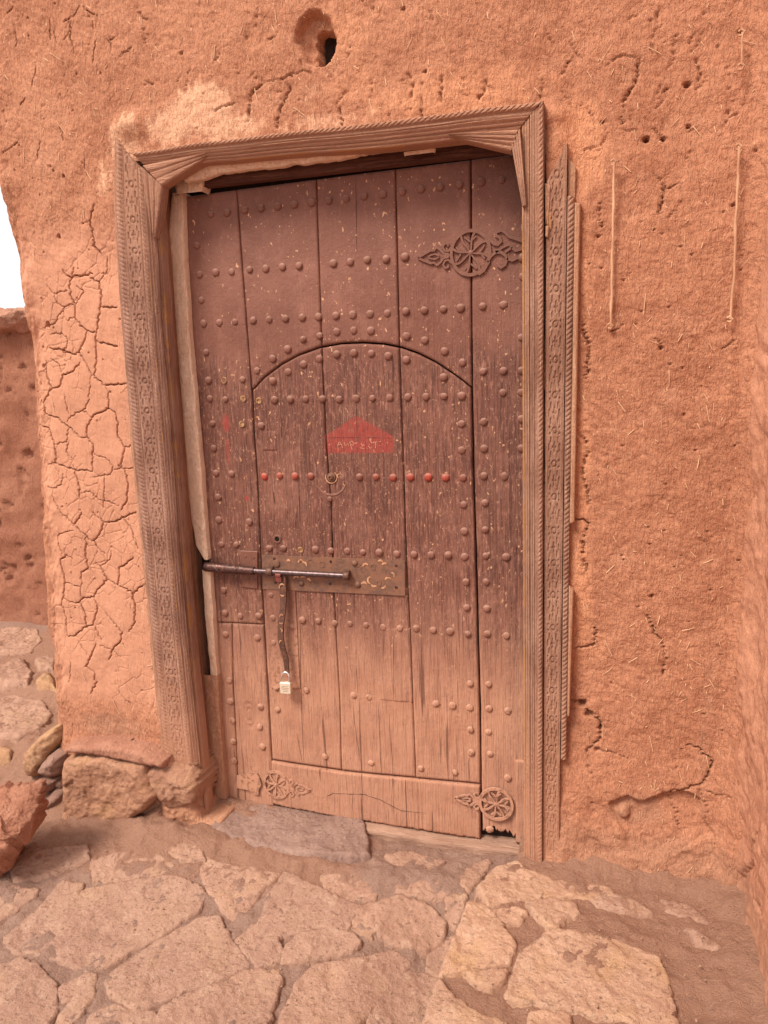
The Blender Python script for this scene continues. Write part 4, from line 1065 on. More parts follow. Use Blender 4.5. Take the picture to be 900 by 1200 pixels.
def plank(name, xl, xr_, zb, zt, parent=door, Yf=YD, gap=.0013, thick=.03, seed=0, ragged_bot=0, warp=.002, mat=None, res=.0042, gb=.0013, gt=.0013, knot=None, edge=.0035):
    """xl,xr: functions of z; zb,zt: functions of x or numbers"""
    zbf = zb if callable(zb) else (lambda x: np.full(np.shape(x), zb)); ztf = zt if callable(zt) else (lambda x: np.full(np.shape(x), zt))
    zmid = 1.0
    # iterate: u across, v along
    w = abs(float(xr_(1.0)-xl(1.0))); nu = max(6, int(w/res))+1
    xm = float(xl(1.))*.5+float(xr_(1.))*.5
    Lm = abs(float(ztf(np.array([xm]))[0]-zbf(np.array([xm]))[0])); nv = max(5, int(Lm/res/1.15))+1
    u = np.linspace(0, 1, nu)[None, :]; v = np.linspace(0, 1, nv)[:, None]
    Z = np.full((nv, nu), 0.)
    X = float(xl(1.))+(float(xr_(1.))-float(xl(1.)))*u+0*v
    for _ in range(8):
        zb_ = zbf(X)+gb; zt_ = ztf(X)-gt
        if ragged_bot: zb_ = zb_+ragged_bot*np.abs(fbm(X*90, X*0+3, 3, 7))*2
        Z = zt_+(zb_-zt_)*v
        a = xl(Z)+gap; b = xr_(Z)-gap
        X = a+(b-a)*u
    wobl = .0008*fbm(Z*18, Z*0+seed, 3, seed)
    X = X+wobl*(np.abs(u-.5) > .49)
    de = np.minimum(np.minimum(u, 1-u)*np.abs(b-a), np.minimum((zt_-Z), (Z-zb_))+.0)
    prof = -.0032*(1-sstep(0, edge*1.3, de))
    wear = sstep(float(W(430, 330, YD)[1]), float(W(430, 480, YD)[1]), Z[:, :])
    h = prof+warp*fbm(X*7+seed, Z*1.7, 3, seed+1)*1.6+(.0003+.0009*wear)*fbm(X*170, Z*6, 3, seed+2)
    cks = sstep(.40, .50, fbm(X*75+seed*3, Z*2.2, 2, seed+9))*wear
    h = h-.0022*cks
    if knot is not None:
        for kx, kz, kr in knot:
            h = h-.003*np.exp(-((np.hypot(X-kx, (Z-kz)*.5)-kr)/.0025)**2)
    Yy = Yf-h
    P = np.stack([X, Yy, Z], -1)
    pad = np.zeros((nv+2, nu+2, 3)); pad[1:-1, 1:-1] = P
    pad[0, 1:-1] = P[0]; pad[-1, 1:-1] = P[-1]; pad[1:-1, 0] = P[:, 0]; pad[1:-1, -1] = P[:, -1]
    pad[0, 0] = P[0, 0]; pad[0, -1] = P[0, -1]; pad[-1, 0] = P[-1, 0]; pad[-1, -1] = P[-1, -1]
    pad[0, :, 1] = pad[-1, :, 1] = pad[:, 0, 1] = pad[:, -1, 1] = Yf+thick
    return mesh_np(name, pad, gridF(nv+2, nu+2), mat or M_DOOR, parent)
# near-black backing added to stop light and darken the gaps; the wicket leaf
bk = MB()
p0, p1 = W(205, 960, YD+.04), W(640, 178, YD+.04)
bk.box(((p0[0]+p1[0])/2, YD+.040, (p0[1]+p1[1])/2+.03), ((p1[0]-p0[0])/2+.02, .008, (p1[1]-p0[1])/2+.02)); bk.build('gap_shade_backing', M_BLACK, door)
zfl = lambda x: np.minimum(9, x*0+9)
plank('plank', jL, j0, z731, DT, seed=1, warp=.0025)
plank('plank', jL, jb, botL, z731, seed=2)
plank('plank', jb, j0, botL, z731, seed=3, knot=[tuple(W(292, 838, YD))+(.012,), tuple(W(292, 838, YD))+(.022,)])
plank('plank', j0, j2, archz, DT, seed=4, gb=.0028)
plank('plank', j2, j3, archz, DT, seed=5, gb=.0028)
plank('plank', j3, jr, archz, DT, seed=6, gb=.0028)
plank('plank', lambda z: jr(z)+.0018, jR, top_line([(555,976),(575,974),(610,985),(640,988)]), DT, seed=7, ragged_bot=.02)
pb_l = line_x([(596,870),(600,990)]); 
plank('plank', line_x([(603,800),(604,990)]), jR, top_line([(590,986),(640,990)]), top_line([(590,889),(640,891)]), seed=17, Yf=YD-.006)
wicket = MB(); wicket.box(((AW[0, 0]+AW[-1, 0])/2, YD+.034, .62), (.33, .004, .60))
wicket = wicket.build('wicket_leaf', M_BLACK, door)
tagset(wicket, 'arched wicket door cut into the big door')
jw0 = lambda z: j0(z)+.0022; jw1 = lambda z: jr(z)-.0020
plank('plank', jw0, j2, wbot, archz, parent=wicket, seed=8, gt=.0030)
plank('plank', j2, j3, wbot, archz, parent=wicket, seed=9, gt=.0030)
plank('plank', j3, jw1, wbot, archz, parent=wicket, seed=10, gt=.0030)
plank('patch_board', line_x([(443,730),(443.5,825)]), line_x([(481,730),(484,826)]), top_line([(440,821),(486,824.5)]), top_line([(440,734),(486,736)]), parent=wicket, seed=12, Yf=YD-.0022, thick=.012)
plank('patch_board', line_x([(307,480),(308,535)]), line_x([(324,480),(325,535)]), top_line([(300,529),(330,529.5)]), top_line([(300,504),(330,504)]), parent=wicket, seed=13, Yf=YD-.0020, thick=.012)
plank('bottom_rail', lambda z: line_x([(317.5,880),(322,985)])(z), line_x([(562.5,900),(563,990)]), rail_b, rail_t, seed=14, Yf=YD-.004, ragged_bot=.004, gb=.001)

# studs
def cv(ox, oy, L): return [(ox+x/4.5, oy+y/4.5) for x, y in L]
st = []
st += cv(200, 200, [(212,230),(298,222),(392,207),(476,198),(566,188),(652,178),(743,168),(834,158),(139,395),(152,548),(239,538),(322,534),(417,522),(502,517),(589,508),(677,502),(858,490),(163,683),(175,806),(258,802),(340,798),(435,790),(520,785),(605,780),(693,775),(780,770),(871,765),(875,850),(785,870),(700,890)])
st += cv(400, 200, [(27,148),(122,136),(219,127),(320,110),(420,99),(521,87),(622,75),(739,60),(845,48),(47,482),(138,472),(237,468),(336,456),(60,760),(152,757),(243,753),(339,743),(438,738),(538,731),(629,726),(746,717),(855,708),(67,843),(157,845),(344,873),(440,895),(955,460),(955,560)])
st += cv(220, 380, [(99,148),(110,297),(193,296),(289,292),(118,393),(199,397),(293,392),(376,403),(458,400),(541,397),(623,395),(711,395),(799,397),(888,394),(132,525),(286,526),(388,534),(137,655),(150,785),(232,789),(527,132),(448,182),(366,245),(611,90),(694,62),(785,41),(877,33),(450,300),(530,252),(612,212),(694,183),(787,159),(877,152)])
st += cv(420, 380, [(66,36),(252,64),(352,95),(455,144),(549,202),(68,155),(158,168),(253,188),(450,280),(657,249),(765,247),(763,361),(74,390),(165,388),(261,384),(356,382),(450,380),(546,378),(544,525),(662,516),(546,665),(663,656),(663,800),(771,802),(860,70),(860,245),(860,360),(860,655),(862,500)])
st += cv(220, 560, [(161,102),(164,222),(178,351),(256,352),(325,232),(430,372),(505,372),(675,378),(755,385),(842,386),(595,380),(190,592),(197,712),(278,728),(375,728),(200,825),(367,842),(440,618),(452,738),(455,867),(605,750),(688,755),(775,766),(858,769),(549,787),(750,112)])
st += cv(420, 560, [(25,392),(110,394),(203,401),(294,404),(384,407),(475,408),(560,416),(672,412),(780,418),(556,142),(668,132),(558,282),(669,274),(568,550),(674,549),(572,684),(678,689),(41,777),(132,788),(219,794),(306,795),(395,802),(484,810),(577,823),(680,823),(781,832)])
st += cv(240, 750, [(128,213),(135,323),(146,425),(150,534),(155,636),(295,352),(291,458),(306,562),(365,12),(376,252),(536,265),(384,366),(785,291),(866,302),(633,614),(878,647)])
st += cv(420, 800, [(588,5),(687,8),(409,110),(496,120),(588,130),(690,136),(789,148),(591,247),(687,258),(595,368),(694,376),(330,452),(508,473),(788,502),(693,773)])
red = cv(220, 380, [(405,803),(486,799),(566,801),(650,801)])+cv(420, 380, [(7,806),(93,806),(183,808),(275,806),(369,806),(461,808),(553,810)])
uniq = []
for p in st:
    if all((p[0]-q[0])**2+(p[1]-q[1])**2 > 30 for q in uniq): uniq.append(p)
def stud_mesh(mat, R=.0138, k=0):
    R = R*.85
    b = MB(); prof = [(R*1.10, 0), (R*1.0, .0022)]
    for a in (20, 40, 58, 74, 86): prof.append((R*math.cos(math.radians(a)), 0.0016+R*(.50-.05*k)*math.sin(math.radians(a))))
    b.lathe(prof, (0, 0, 0), (0, -1, 0), 14)
    if k == 2:
        b.V = [(v[0]+.0012*math.sin(v[2]*700), v[1], v[2]*.94) for v in b.V]
    o = b.build('stud', mat, None, smooth=True); me = o.data; bpy.data.objects.remove(o); return me
sm = [stud_mesh(M_STUD, .0136, k) for k in range(3)]; smr = stud_mesh(M_STUDR, .0134, 0)
wick_px = ARCH+wr_px[2:7]+wl_px[::-1][1:]
M_HOLE = mat_simple('old_nail_hole', (.42, .25, .12), (.2, .09, .05), .8, 0, .001, 90)
ringb = MB(); ringb.lathe([(.0125, 0), (.0115, .0028), (.0072, .0030), (.0055, .0006), (.0008, .0004)], (0, 0, 0), (0, -1, 0), 14)
ro = ringb.build('stud', M_HOLE, None, smooth=True); ringm = ro.data; bpy.data.objects.remove(ro)
lost = [(262.9,445.8),(285.1,467.1),(303.6,469.6),(283.6,496.9),(352.2,644.4)]
def put_stud(me, p, sc_=1.):
    q = W(p[0], p[1], YD); inw = inpoly(np.array([p[0]]), np.array([p[1]]), wick_px)[0]
    par = wicket if inw else door
    o = bpy.data.objects.new('stud', me); C.objects.link(o); o.parent = par
    o.location = Vector((q[0], YD-.0008, q[1]))-worldloc(par)
    s_ = sc_*rng.uniform(.9, 1.08); o.scale = (s_, s_*rng.uniform(.8, 1.05), s_*rng.uniform(.96, 1.04)); o.rotation_euler = (rng.normal(0, .05), rng.uniform(0, 6.28), rng.normal(0, .05))
for p in uniq:
    if any(abs(p[0]-a)+abs(p[1]-b) < 5 for a, b in lost): put_stud(ringm, p, .9)
    elif abs(p[1]-208) < 26 and p[1] < 262 and p[0] < 420 and rng.random() < .5: put_stud(sm[1], p, .92)
    else: put_stud(sm[int(rng.integers(3))], p, .8 if abs(p[0]-386.7) < 1 and abs(p[1]-585) < 2 else 1.)
for p in red: put_stud(smr, p)

# ornamental hinge plates
def P9(L, ox, oy, k, Y): return [W(ox+x/k, oy+y/k, Y) for x, y in L]
def rosette(b, cx, cz, rx, rz, Y, w, h, wr=None):
    N = 44
    ring = [(cx+rx*math.cos(2*math.pi*i/N), cz+rz*math.sin(2*math.pi*i/N)) for i in range(N+1)]
    b.bar(ring, wr or w*1.25, h, Y)
    for k in range(8):
        a = math.radians(22.5+45*k+8); P = []
        for i in range(6):
            r = .08+.86*i/5; aa = a+.13*math.sin(i/5*math.pi)
            P.append((cx+rx*r*math.cos(aa), cz+rz*r*math.sin(aa)))
        b.bar(P, [w*.55+w*.35*(i/5) for i in range(6)], h*.93, Y)
    for k in range(4):
        a = math.radians(90*k)
        for s_ in (-1, 1):
            q0 = a+.02*s_; q1 = a+s_*.40
            b.bar([(cx+rx*.50*math.cos(q0), cz+rz*.50*math.sin(q0)), (cx+rx*.80*math.cos(q1*1.), cz+rz*.80*math.sin(q1))], w*.62, h*.86, Y)
    b.lathe([(w*.8, 0), (w*.75, h*1.1), (w*.3, h*1.4)], (cx, Y, cz), (0, -1, 0), 12)
def tail(b, cx, cz, L, Hh, sgn, Y, w, h):
    """scrolled leaf tail: cx root, L length, Hh half-height, sgn direction"""
    def q(t, s_): return (cx+sgn*L*t, cz+s_*Hh)
    for s_ in (-1, 1):
        b.bar([q(0, .55*s_), q(.10, .30*s_), q(.2, .35*s_), q(.26, .62*s_), q(.19, .86*s_), q(.10, .80*s_), q(.11, .62*s_)], w*.8, h, Y)
        b.bar([q(.08, .1*s_), q(.24, .16*s_), q(.34, .45*s_), q(.44, .62*s_), q(.52, .42*s_), q(.62, .45*s_), q(.72, .34*s_), q(.84, .20*s_), q(1, 0)], w*.8, h, Y)
        b.bar([q(.38, .05*s_), q(.5, .18*s_), q(.62, .12*s_), q(.7, .02*s_)], w*.6, h*.8, Y)
    b.bar([q(.0, 0), q(.3, 0)], w*.8, h*.9, Y)
HY = YD-.0022
b = MB(); c1 = W(551.5, 296.5, HY)
rosette(b, c1[0], c1[1], .056, .061, HY, .0085, .0042); tail(b, c1[0]-.055, c1[1]-.002, .10, .040, -1, HY, .0085, .0034)
k = dict(ox=480, oy=255, k=6.43, Y=HY)
for L, w in (([(560,130),(600,165),(640,200),(668,205),(690,180),(680,150),(655,140),(650,115),(690,97),(720,110),(750,145),(800,160),(850,178)], .010),
             ([(585,335),(615,290),(650,262),(690,262),(722,285),(735,310),(720,355),(690,378),(668,360)], .010),
             ([(650,262),(700,225),(745,205),(770,225),(720,262)], .009), ([(735,310),(775,322),(810,305),(852,288)], .010), ([(770,225),(800,250),(850,235)], .010), ([(600,330),(560,400),(520,430)], .010)):
    b.bar(P9(L, **k), w, .0046, HY)
b.build('hinge_plate', M_HINGE, door)
b = MB(); c2 = W(324, 919.5, HY-.003)
rosette(b, c2[0], c2[1], .046, .050, HY-.003, .0085, .0045); tail(b, c2[0]+.045, c2[1]-.004, .085, .036, 1, HY-.003, .009, .004)
pl = [W(240+x/4.5, 750+y/4.5, HY-.003) for x, y in [(170,712),(215,705),(245,690),(275,700),(290,725),(300,760),(285,790),(285,815),(262,812),(235,790),(170,778)]]
b.prism(pl, HY-.003, HY-.0065); b.build('hinge_plate', M_HINGE, door)
b = MB(); c3 = W(581.5, 942, HY-.005)
rosette(b, c3[0], c3[1], .052, .053, HY-.005, .0085, .0045); tail(b, c3[0]-.050, c3[1]+.003, .085, .034, -1, HY-.005, .009, .004); b.build('hinge_plate', M_HINGE, door)

# lock plate with relief, sliding bolt, hasp
def plate(name, quad, Y, th, mat, parent, bev=.0015):
    P = [W(x, y, Y) for x, y in quad]; c = np.mean(P, 0)
    Q = [p+(c-p)/np.linalg.norm(c-p)*bev*1.4 for p in P]
    b = MB(); n = len(P)
    V = [(p[0], Y, p[1]) for p in P]+[(p[0], Y-th*.6, p[1]) for p in P]+[(p[0], Y-th, p[1]) for p in Q]
    F = [(i+a*n, (i+1) % n+a*n, (i+1) % n+(a+1)*n, i+(a+1)*n) for a in (0, 1) for i in range(n)]+[tuple(range(2*n, 3*n))]
    b.add(V, F); return b.build(name, mat, parent)
PY_ = YD-.0022
vp = plate('lock_plate', [(312,684),(346,688),(352,807),(318,806)], PY_+.0008, .0022, M_HINGE, door)
lp = plate('lock_plate', [(307,650),(475,656.5),(475.5,698),(308,690)], PY_, .0036, M_RUST, door)
tagset(lp, 'long rusty horizontal lock plate with worn golden relief')
lp2 = plate('lock_plate', [(282,645),(302,646),(302,690),(284,688)], PY_+.0006, .0026, M_HINGE, door)
b = MB(); YP = PY_-.0036
def curl(b, cx, cz, r, a0, a1, w, h, Y, n=9, gr=.0):
    b.bar([(cx+r*(1-gr*i/n)*math.cos(math.radians(a0+(a1-a0)*i/n)), cz+r*(1-gr*i/n)*math.sin(math.radians(a0+(a1-a0)*i/n))) for i in range(n+1)], [w*(.5+.8*math.sin(math.pi*(i+.5)/(n+1))) for i in range(n+1)], h, Y)
b1 = MB(); b2 = MB()
Q5 = lambda x, y: W(300+x/4.737, 640+y/4.737, YP)
for i, (x, y, r, a0, a1) in enumerate([(180,88,7,160,20),(250,95,11,170,20),(268,104,9,120,-20),(300,92,12,200,60),(365,100,11,20,330),(470,100,10,150,30),(560,90,14,180,330),(610,115,11,170,40),(650,115,10,0,340),(690,98,12,140,30),(715,108,9,170,30),(735,150,12,140,300),(755,160,8,120,-40),(640,190,13,100,250),(655,205,12,200,330),(682,205,9,0,340),(700,215,12,250,360),(735,190,11,170,40),(225,184,11,170,40),(262,182,10,150,20),(290,195,9,120,-30),(310,210,8,150,-30),(600,218,11,150,20),(330,175,9,60,200),(520,205,9,200,330),(590,130,8,90,260)]):
    q = Q5(x, y); rr = r*.00052
    tgt = b1 if i in (0, 1, 2, 7, 9, 10, 12, 13, 14, 16, 17, 18, 19, 20, 22) else b2
    curl(tgt, q[0], q[1], rr*1.75, a0, a1, .0052, .0014, YP)
o = b1.build('gilt_relief', M_BRASSWEAR, lp); o2 = b2.build('dull_relief', M_RUST, lp); o['kind'] = o2['kind'] = 'stuff'
def screw(px, py, Y, par, r=.0050, mat=M_DARKIRON):
    q = W(px, py, Y); b = MB(); b.lathe([(r, 0), (r*.95, .0012), (r*.5, .0018), (r*.42, .0004), (r*.05, .0003)], (q[0], Y, q[1]), (0, -1, 0), 12); b.build('screw', mat, par, smooth=True)
for x, y in ((102,70),(245,82),(415,85),(778,108),(778,228),(108,203),(412,208)): screw(300+x/4.737, 640+y/4.737, YP, lp)
for x, y in ((548,95),(252,205),(565,215)):
    q = W(300+x/4.737, 640+y/4.737, YP); bb = MB(); bb.lathe([(.0105, 0), (.0095, .003), (.006, .0055), (.001, .0065)], (q[0], YP, q[1]), (0, -1, 0), 14); bb.build('rivet', M_RUST, lp, smooth=True)
for x, y in ((288,652),(297,653.5),(291,678),(299,679)): screw(x, y, PY_-.002, lp2, .0042, M_HINGE)
# bolt
YB = YD-.024
pA = W(240.5, 664, YB); pB = W(298, 669, YB); pC = W(409, 675, YB)
def on(a, b_, t): q = a+(b_-a)*t; return (q[0], YB, q[1])
bolt = MB(); bolt.tube([on(pB, pC, -.05), on(pB, pC, .98)], .0094, 16)
bolt = bolt.build('bolt_rod', M_STEEL, door, smooth=True)
sl = MB(); sl.tube([on(pA, pB, t) for t in (0, .02, .06, .1, .16, .3, .55, .7, .72, .76, .8, .97, 1.)], [.0155, .0168, .0162, .0172, .0160, .0164, .0158, .0148, .0160, .0160, .0138, .0138, .0132], 18)
sl.build('bolt_sleeve', M_DARKIRON, bolt, smooth=True)
tw = MB()
for s_ in (-1, 1):
    P = []
    for i in range(26):
        t = .12+.56*i/25; a = s_*(i/25*2.6*math.pi)+1; c_ = on(pA, pB, t); P.append((c_[0], c_[1]+.0155*math.cos(a), c_[2]+.0155*math.sin(a)))
    tw.tube(P, .0021, 6)
tw.build('sleeve_twist', M_HASP, bolt, smooth=True)
for t, r, l in ((.17, .0145, .035), (.975, .0135, .03)):
    c = MB(); c.tube([on(pB, pC, t-l*.9), on(pB, pC, t-l*.7), on(pB, pC, t+l*.7), on(pB, pC, t+l*.9)], [r*.9, r, r, r*.9], 18)
    q = on(pB, pC, t); c.box((q[0], (YB+YD)/2+.004, q[2]+.008), (.007, .011, .007)); c.build('collar', M_HASP, bolt, smooth=True)
stp = W(326, 660, YP); bb = MB(); bb.lathe([(.013, 0), (.012, .004), (.004, .006)], (stp[0]-.006, YP, stp[1]), (0, -1, 0), 16); bb.build('collar_seat', M_RUST, bolt, smooth=True)
# hasp hanging from the rod
hp_ = [(329.5,675),(331,690),(331.3,702.6),(331,715),(329.2,730.6),(329.2,746),(331.3,758.6),(334.8,772),(336,789)]
hY = YD-.030
V = []; F = []
wd = [.0125, .0128, .0125, .0120, .0120, .0118, .0112, .0105, .0085]
for i, (x, y) in enumerate(hp_):
    a = W(*hp_[max(i-1, 0)], hY); c_ = W(*hp_[min(i+1, len(hp_)-1)], hY); t = (c_-a)/np.linalg.norm(c_-a); n_ = np.array([-t[1], t[0]]); p = W(x, y, hY)
    yy = hY+.004*math.sin(i*.9)+(.010 if i == 0 else 0)
    for k_, dy in ((-1, .002), (-.85, -.0022), (.85, -.0022), (1, .002)):
        q = p+n_*wd[i]*k_; V.append((q[0], yy+dy, q[1]))
for i in range(len(hp_)-1):
    F += [(i*4+k_, i*4+k_+1, i*4+k_+5, i*4+k_+4) for k_ in range(3)]+[(i*4+3, i*4, i*4+4, i*4+7)]
F += [(0, 3, 2, 1), tuple(len(hp_)*4-4+k_ for k_ in range(4))]
hs = MB(); hs.add(V, F); hasp = hs.build('hasp', M_HASP, door)
b = MB()
for (x, y, r, a0, a1) in ((331,688,.0075,40,200),(331,696,.005,200,330),(330.5,722,.0045,40,200),(330,728,.005,210,340),(329.5,738,.0045,90,-60),(330.5,752,.004,60,220)):
    q = W(x, y, hY); curl(b, q[0], q[1], r*1.4, a0, a1, .0045, .0012, hY-.0025+.004*math.sin(max(0, (y-674)/14)*.9)-.001)
b.build('gilt_relief', M_BRASSWEAR, hasp)['kind'] = 'stuff'
q = W(327, 676, YB); b = MB(); b.tube([(q[0]-.009, YB, q[1]+.006), (q[0]+.009, YB, q[1]+.005)], .0118, 16); b.box((q[0]+.002, YB-.004, q[1]-.006), (.010, .006, .008)); b.build('hasp_knuckle', mat_simple('red_brown_knuckle', (.22, .052, .04), (.15, .045, .035), .5, .2), hasp, smooth=True)

# padlock (hangs from the hasp)
pl0 = W(335.8, 805, hY)
pad = thing('padlock', (pl0[0], hY-.003, pl0[1]-.018), 'small pale brass padlock hanging shut from the end of the long iron hasp', 'padlock')
b = MB(); cx, cz = pl0[0], pl0[1]
Pb = []
for a, (sx, sz) in zip(range(4), ((1, 1), (-1, 1), (-1, -1), (1, -1))):
    for k_ in range(4):
        an = math.radians(a*90+k_*30); Pb.append((cx+sx*(.0170-.003)+.003*math.cos(an), cz+sz*(.0172-.003)+.003*math.sin(an)))
n = len(Pb); V = []; F = []
for (yy, s_) in ((.0075, .93), (.0062, 1), (-.0062, 1), (-.0075, .93)):
    V += [(cx+(p[0]-cx)*s_, hY-.004+yy, cz+(p[1]-cz)*s_) for p in Pb]
for r_ in range(3): F += [(r_*n+i, r_*n+(i+1) % n, (r_+1)*n+(i+1) % n, (r_+1)*n+i) for i in range(n)]
F += [tuple(range(n))[::-1], tuple(range(3*n, 4*n))]
b.add(V, F); b.build('lock_body', M_PADBRASS, pad, smooth=True)
b = MB(); P = [(cx-.0115, hY-.004, cz+.015)]
for i in range(13):
    a = math.pi*(1-i/12); P.append((cx+.0115*math.cos(a), hY-.004+.002*math.sin(a), cz+.0345+.0115*math.sin(a)))
P.append((cx+.0115, hY-.004, cz+.015)); b.tube(P, .0031, 10); b.build('shackle', M_CHROME, pad, smooth=True)
b = MB()
for zz, ww in ((.006, .010), (.001, .012), (-.004, .009), (-.009, .007)): b.box((cx, hY-.0117, cz+zz), (ww, .00035, .0006))
b.build('stamped_lines', mat_simple('stamped_brass', (.36, .24, .14), (.30, .2, .12), .5, .4), pad)

pad.scale = (1.16, 1.16, 1.16); pad.location.z -= .003
# keyhole, knocker remains, old scratches
q = W(325, 631.5, YD); b = MB(); b.lathe([(.0150, 0), (.0145, .0030), (.0120, .0040), (.0085, .0030), (.0080, -.002)], (q[0], YD-.0005, q[1]), (0, -1, 0), 22)
b.F = b.F[:-1]; b.build('keyhole_ring', M_HINGE, wicket, smooth=True)
b = MB(); b.lathe([(.0082, 0), (.0078, .0005)], (q[0], YD-.0024, q[1]), (0, -1, 0), 18); b.build('keyhole', mat_simple('keyhole_dark', (.006, .004, .003), (.004, .003, .002), .9), wicket)
q = W(388.5, 559, YD); b = MB(); b.lathe([(.0150, 0), (.0140, .003), (.0100, .0035), (.0090, .0060), (.0075, .0115), (.0050, .0130), (.0042, .0095), (.0002, .009)], (q[0], YD-.0008, q[1]), (0, -1, 0), 20); kn = b.build('knocker_boss', M_RUST, wicket, smooth=True)
b = MB(); curl(b, q[0], q[1], .0195, 150, 400, .0030, .0008, YD-.0022, 22); curl(b, q[0]+.002, q[1], .0175, 20, 60, .003, .001, YD-.0022); curl(b, q[0]+.027, q[1]+.004, .006, 60, 250, .003, .0008, YD-.0022); curl(b, q[0]+.045, q[1]-.02, .006, 100, 290, .0025, .0008, YD-.0022); b.build('gilt_ring_mark', M_BRASSWEAR, wicket)
b = MB(); curl(b, q[0]-.002, q[1]-.004, .053, 205, 335, .0055, .0006, YD-.0018, 26); b.build('knocker_scar', mat_simple('pale_rubbed_wood', (.29, .14, .105), (.22, .10, .075), .85), wicket)
# scratched letters in the red gable
LT = [([(232,388),(245,345),(252,338),(270,365),(285,405)], 0), ([(240,372),(262,366)], 0), ([(300,345),(312,375),(320,382),(338,355),(350,385)], 0), ([(362,335),(370,375),(385,425)], 0), ([(355,350),(385,330),(405,360),(400,376),(375,370)], 0), ([(410,358),(440,350)], 0),
      ([(480,370),(515,375)], 0), ([(478,352),(495,385),(475,405),(515,412)], 0), ([(540,405),(543,412)], 0), ([(555,380),(575,410),(590,395)], 0), ([(572,330),(590,350),(612,345),(650,340)], 0), ([(630,345),(635,380),(628,405)], 0), ([(668,340),(690,335)], 0), ([(672,375),(678,380)], 0), ([(748,345),(762,355)], 0), ([(560,360),(570,372)], 0), ([(700,430),(718,440)], 0)]
b = MB()
for L, _ in LT: b.bar([W(370+x/9, 480+y/9, YD-.0016) for x, y in L], .0021, .0008, YD-.0016)
b.build('scratched_letters', M_SCRATCH, wicket)['kind'] = 'stuff'
# long splits and joints cut in planks, as dark hair cracks
def hair(L, w=.0014, par=door, Y=YD-.0012, mat=M_BLACK):
    b = MB(); P = [W(x, y, Y) for x, y in L]; Q = []
    for i in range(len(P)-1):
        n = 6
        for k_ in range(n): Q.append(P[i]+(P[i+1]-P[i])*k_/n+rng.normal(0, .0004, 2))
    Q.append(P[-1]); ws = [w*(.4+.7*rng.random())*min(1, .25+4*min(i, len(Q)-1-i)/len(Q)) for i in range(len(Q))]
    b.bar(Q, ws, .0004, Y); b.build('split', mat, par)
for L, w in (([(417,413),(417.5,470),(418,513)], .0016), ([(460,418),(461,470)], .0013), ([(328,446),(330,520)], .0011), ([(350,560),(351,612)], .0012), ([(384,513),(461,513)], .0012), ([(347,600),(346,622)], .0016), ([(337,595),(336,610)], .0012),
             ([(352,700),(352,790),(356,893)], .0010), ([(443,823),(446,880),(447,908)], .0011), ([(348,860),(354,893)], .0011), ([(422,893),(416,850),(414,830)], .0010), ([(549,888),(549.5,917)], .0014), ([(531,905),(531,918)], .0012), ([(320,575),(322,590)], .0022), ([(366,940),(390,930),(430,931)], .0018), ([(420,929),(445,937),(470,950),(500,953)], .0014), ([(350,650),(350,655)], .0015), ([(461,745),(461,822)], .0010), ([(417,210),(418,296)], .0010), ([(309,504),(309,529)], .001)):
    par = wicket if (300 < L[0][0] < 552 and 400 < L[0][1] < 905) else door
    hair(L, w, par, YD-.0046 if L[0][1] > 926 and L[0][0] > 330 else (YD-.0036 if L[0][0] == 461 and L[0][1] == 745 else YD-.0014))

# ================================================================== REEDS hanging on the wall
def reed(px, lab, r):
    P = WP(px, -.022); base = P[-1]
    root = thing('reed', (base[0], -.022, base[1]), lab, 'reed', 'dry reeds hanging on the mud wall')
    Q = []
    for i in range(len(P)-1):
        for k_ in range(5): Q.append(P[i]+(P[i+1]-P[i])*k_/5)
    Q.append(P[-1])
    b = MB(); b.tube([(q_[0]+.0006*math.sin(i*1.7), -.024-.001*math.sin(i), q_[1]) for i, q_ in enumerate(Q)], [r*(1.25 if i % 6 == 5 else .95) for i in range(len(Q))], 8); b.build('stem', M_REED, root, smooth=True)
    for e in (P[0], P[-1]):
        b = MB(); c_ = Vector((e[0], -.020, e[1])); b.tube([c_+Vector((-.006, 0, .004)), c_+Vector((-.001, -.006, .006)), c_+Vector((.005, -.005, 0)), c_+Vector((.001, -.004, -.007)), c_+Vector((-.004, .004, -.004))], .0032, 7); b.build('wire_knot', M_REED, root, smooth=True)
reed([(719.5,190),(719,240),(717.5,300),(717,340),(715.5,382)], 'dry reed stem fixed upright on the wall, the one nearer the door frame', .0034)
reed([(866,172),(864.5,215),(862,260),(860.5,320),(855.5,374)], 'dry reed stem fixed upright on the wall near the right edge of the picture', .0033)
reed([(869.5,38),(869.5,58),(869,78)], 'very short reed stub high on the wall at the upper right', .0022)

# ================================================================== FOOTING STONES at the left foot of the wall
foot = thing('stone_footing', (-1.6, -.08, 0), 'rough stone footing capped by a mud ledge, left of the door frame', 'footing')
FS = [([(232,118),(300,104),(385,100),(515,132),(545,180),(572,238),(520,290),(440,340),(370,345),(290,325),(240,298),(228,200)], -.055, .045, M_FOOT, 0),
      ([(120,355),(240,285),(300,325),(375,345),(425,370),(400,382),(300,365),(200,362)], -.075, .06, M_FOOT, 1),
      ([(425,385),(500,320),(560,280),(580,320),(560,395),(480,392)], -.045, .06, M_FOOT, 2),
      ([(375,350),(425,385),(415,382),(385,370)], -.09, .03, M_OCHRE, 0),
      ([(520,150),(590,120),(680,140),(705,200),(700,262),(655,280),(600,300),(565,235)], -.030, .06, M_FOOT, 2)]
for i, (L, Y, th, m_, fc) in enumerate(FS):
    P = np.array([W(x/3, 850+y/3, Y) for x, y in L])
    slab('stone', P, front_frame(Y), m_, foot, thick=th*.8, depth=.12, rnd=.020, noise=.0095, seed=500+i*11, facets=fc, rings=18, nseg=110)
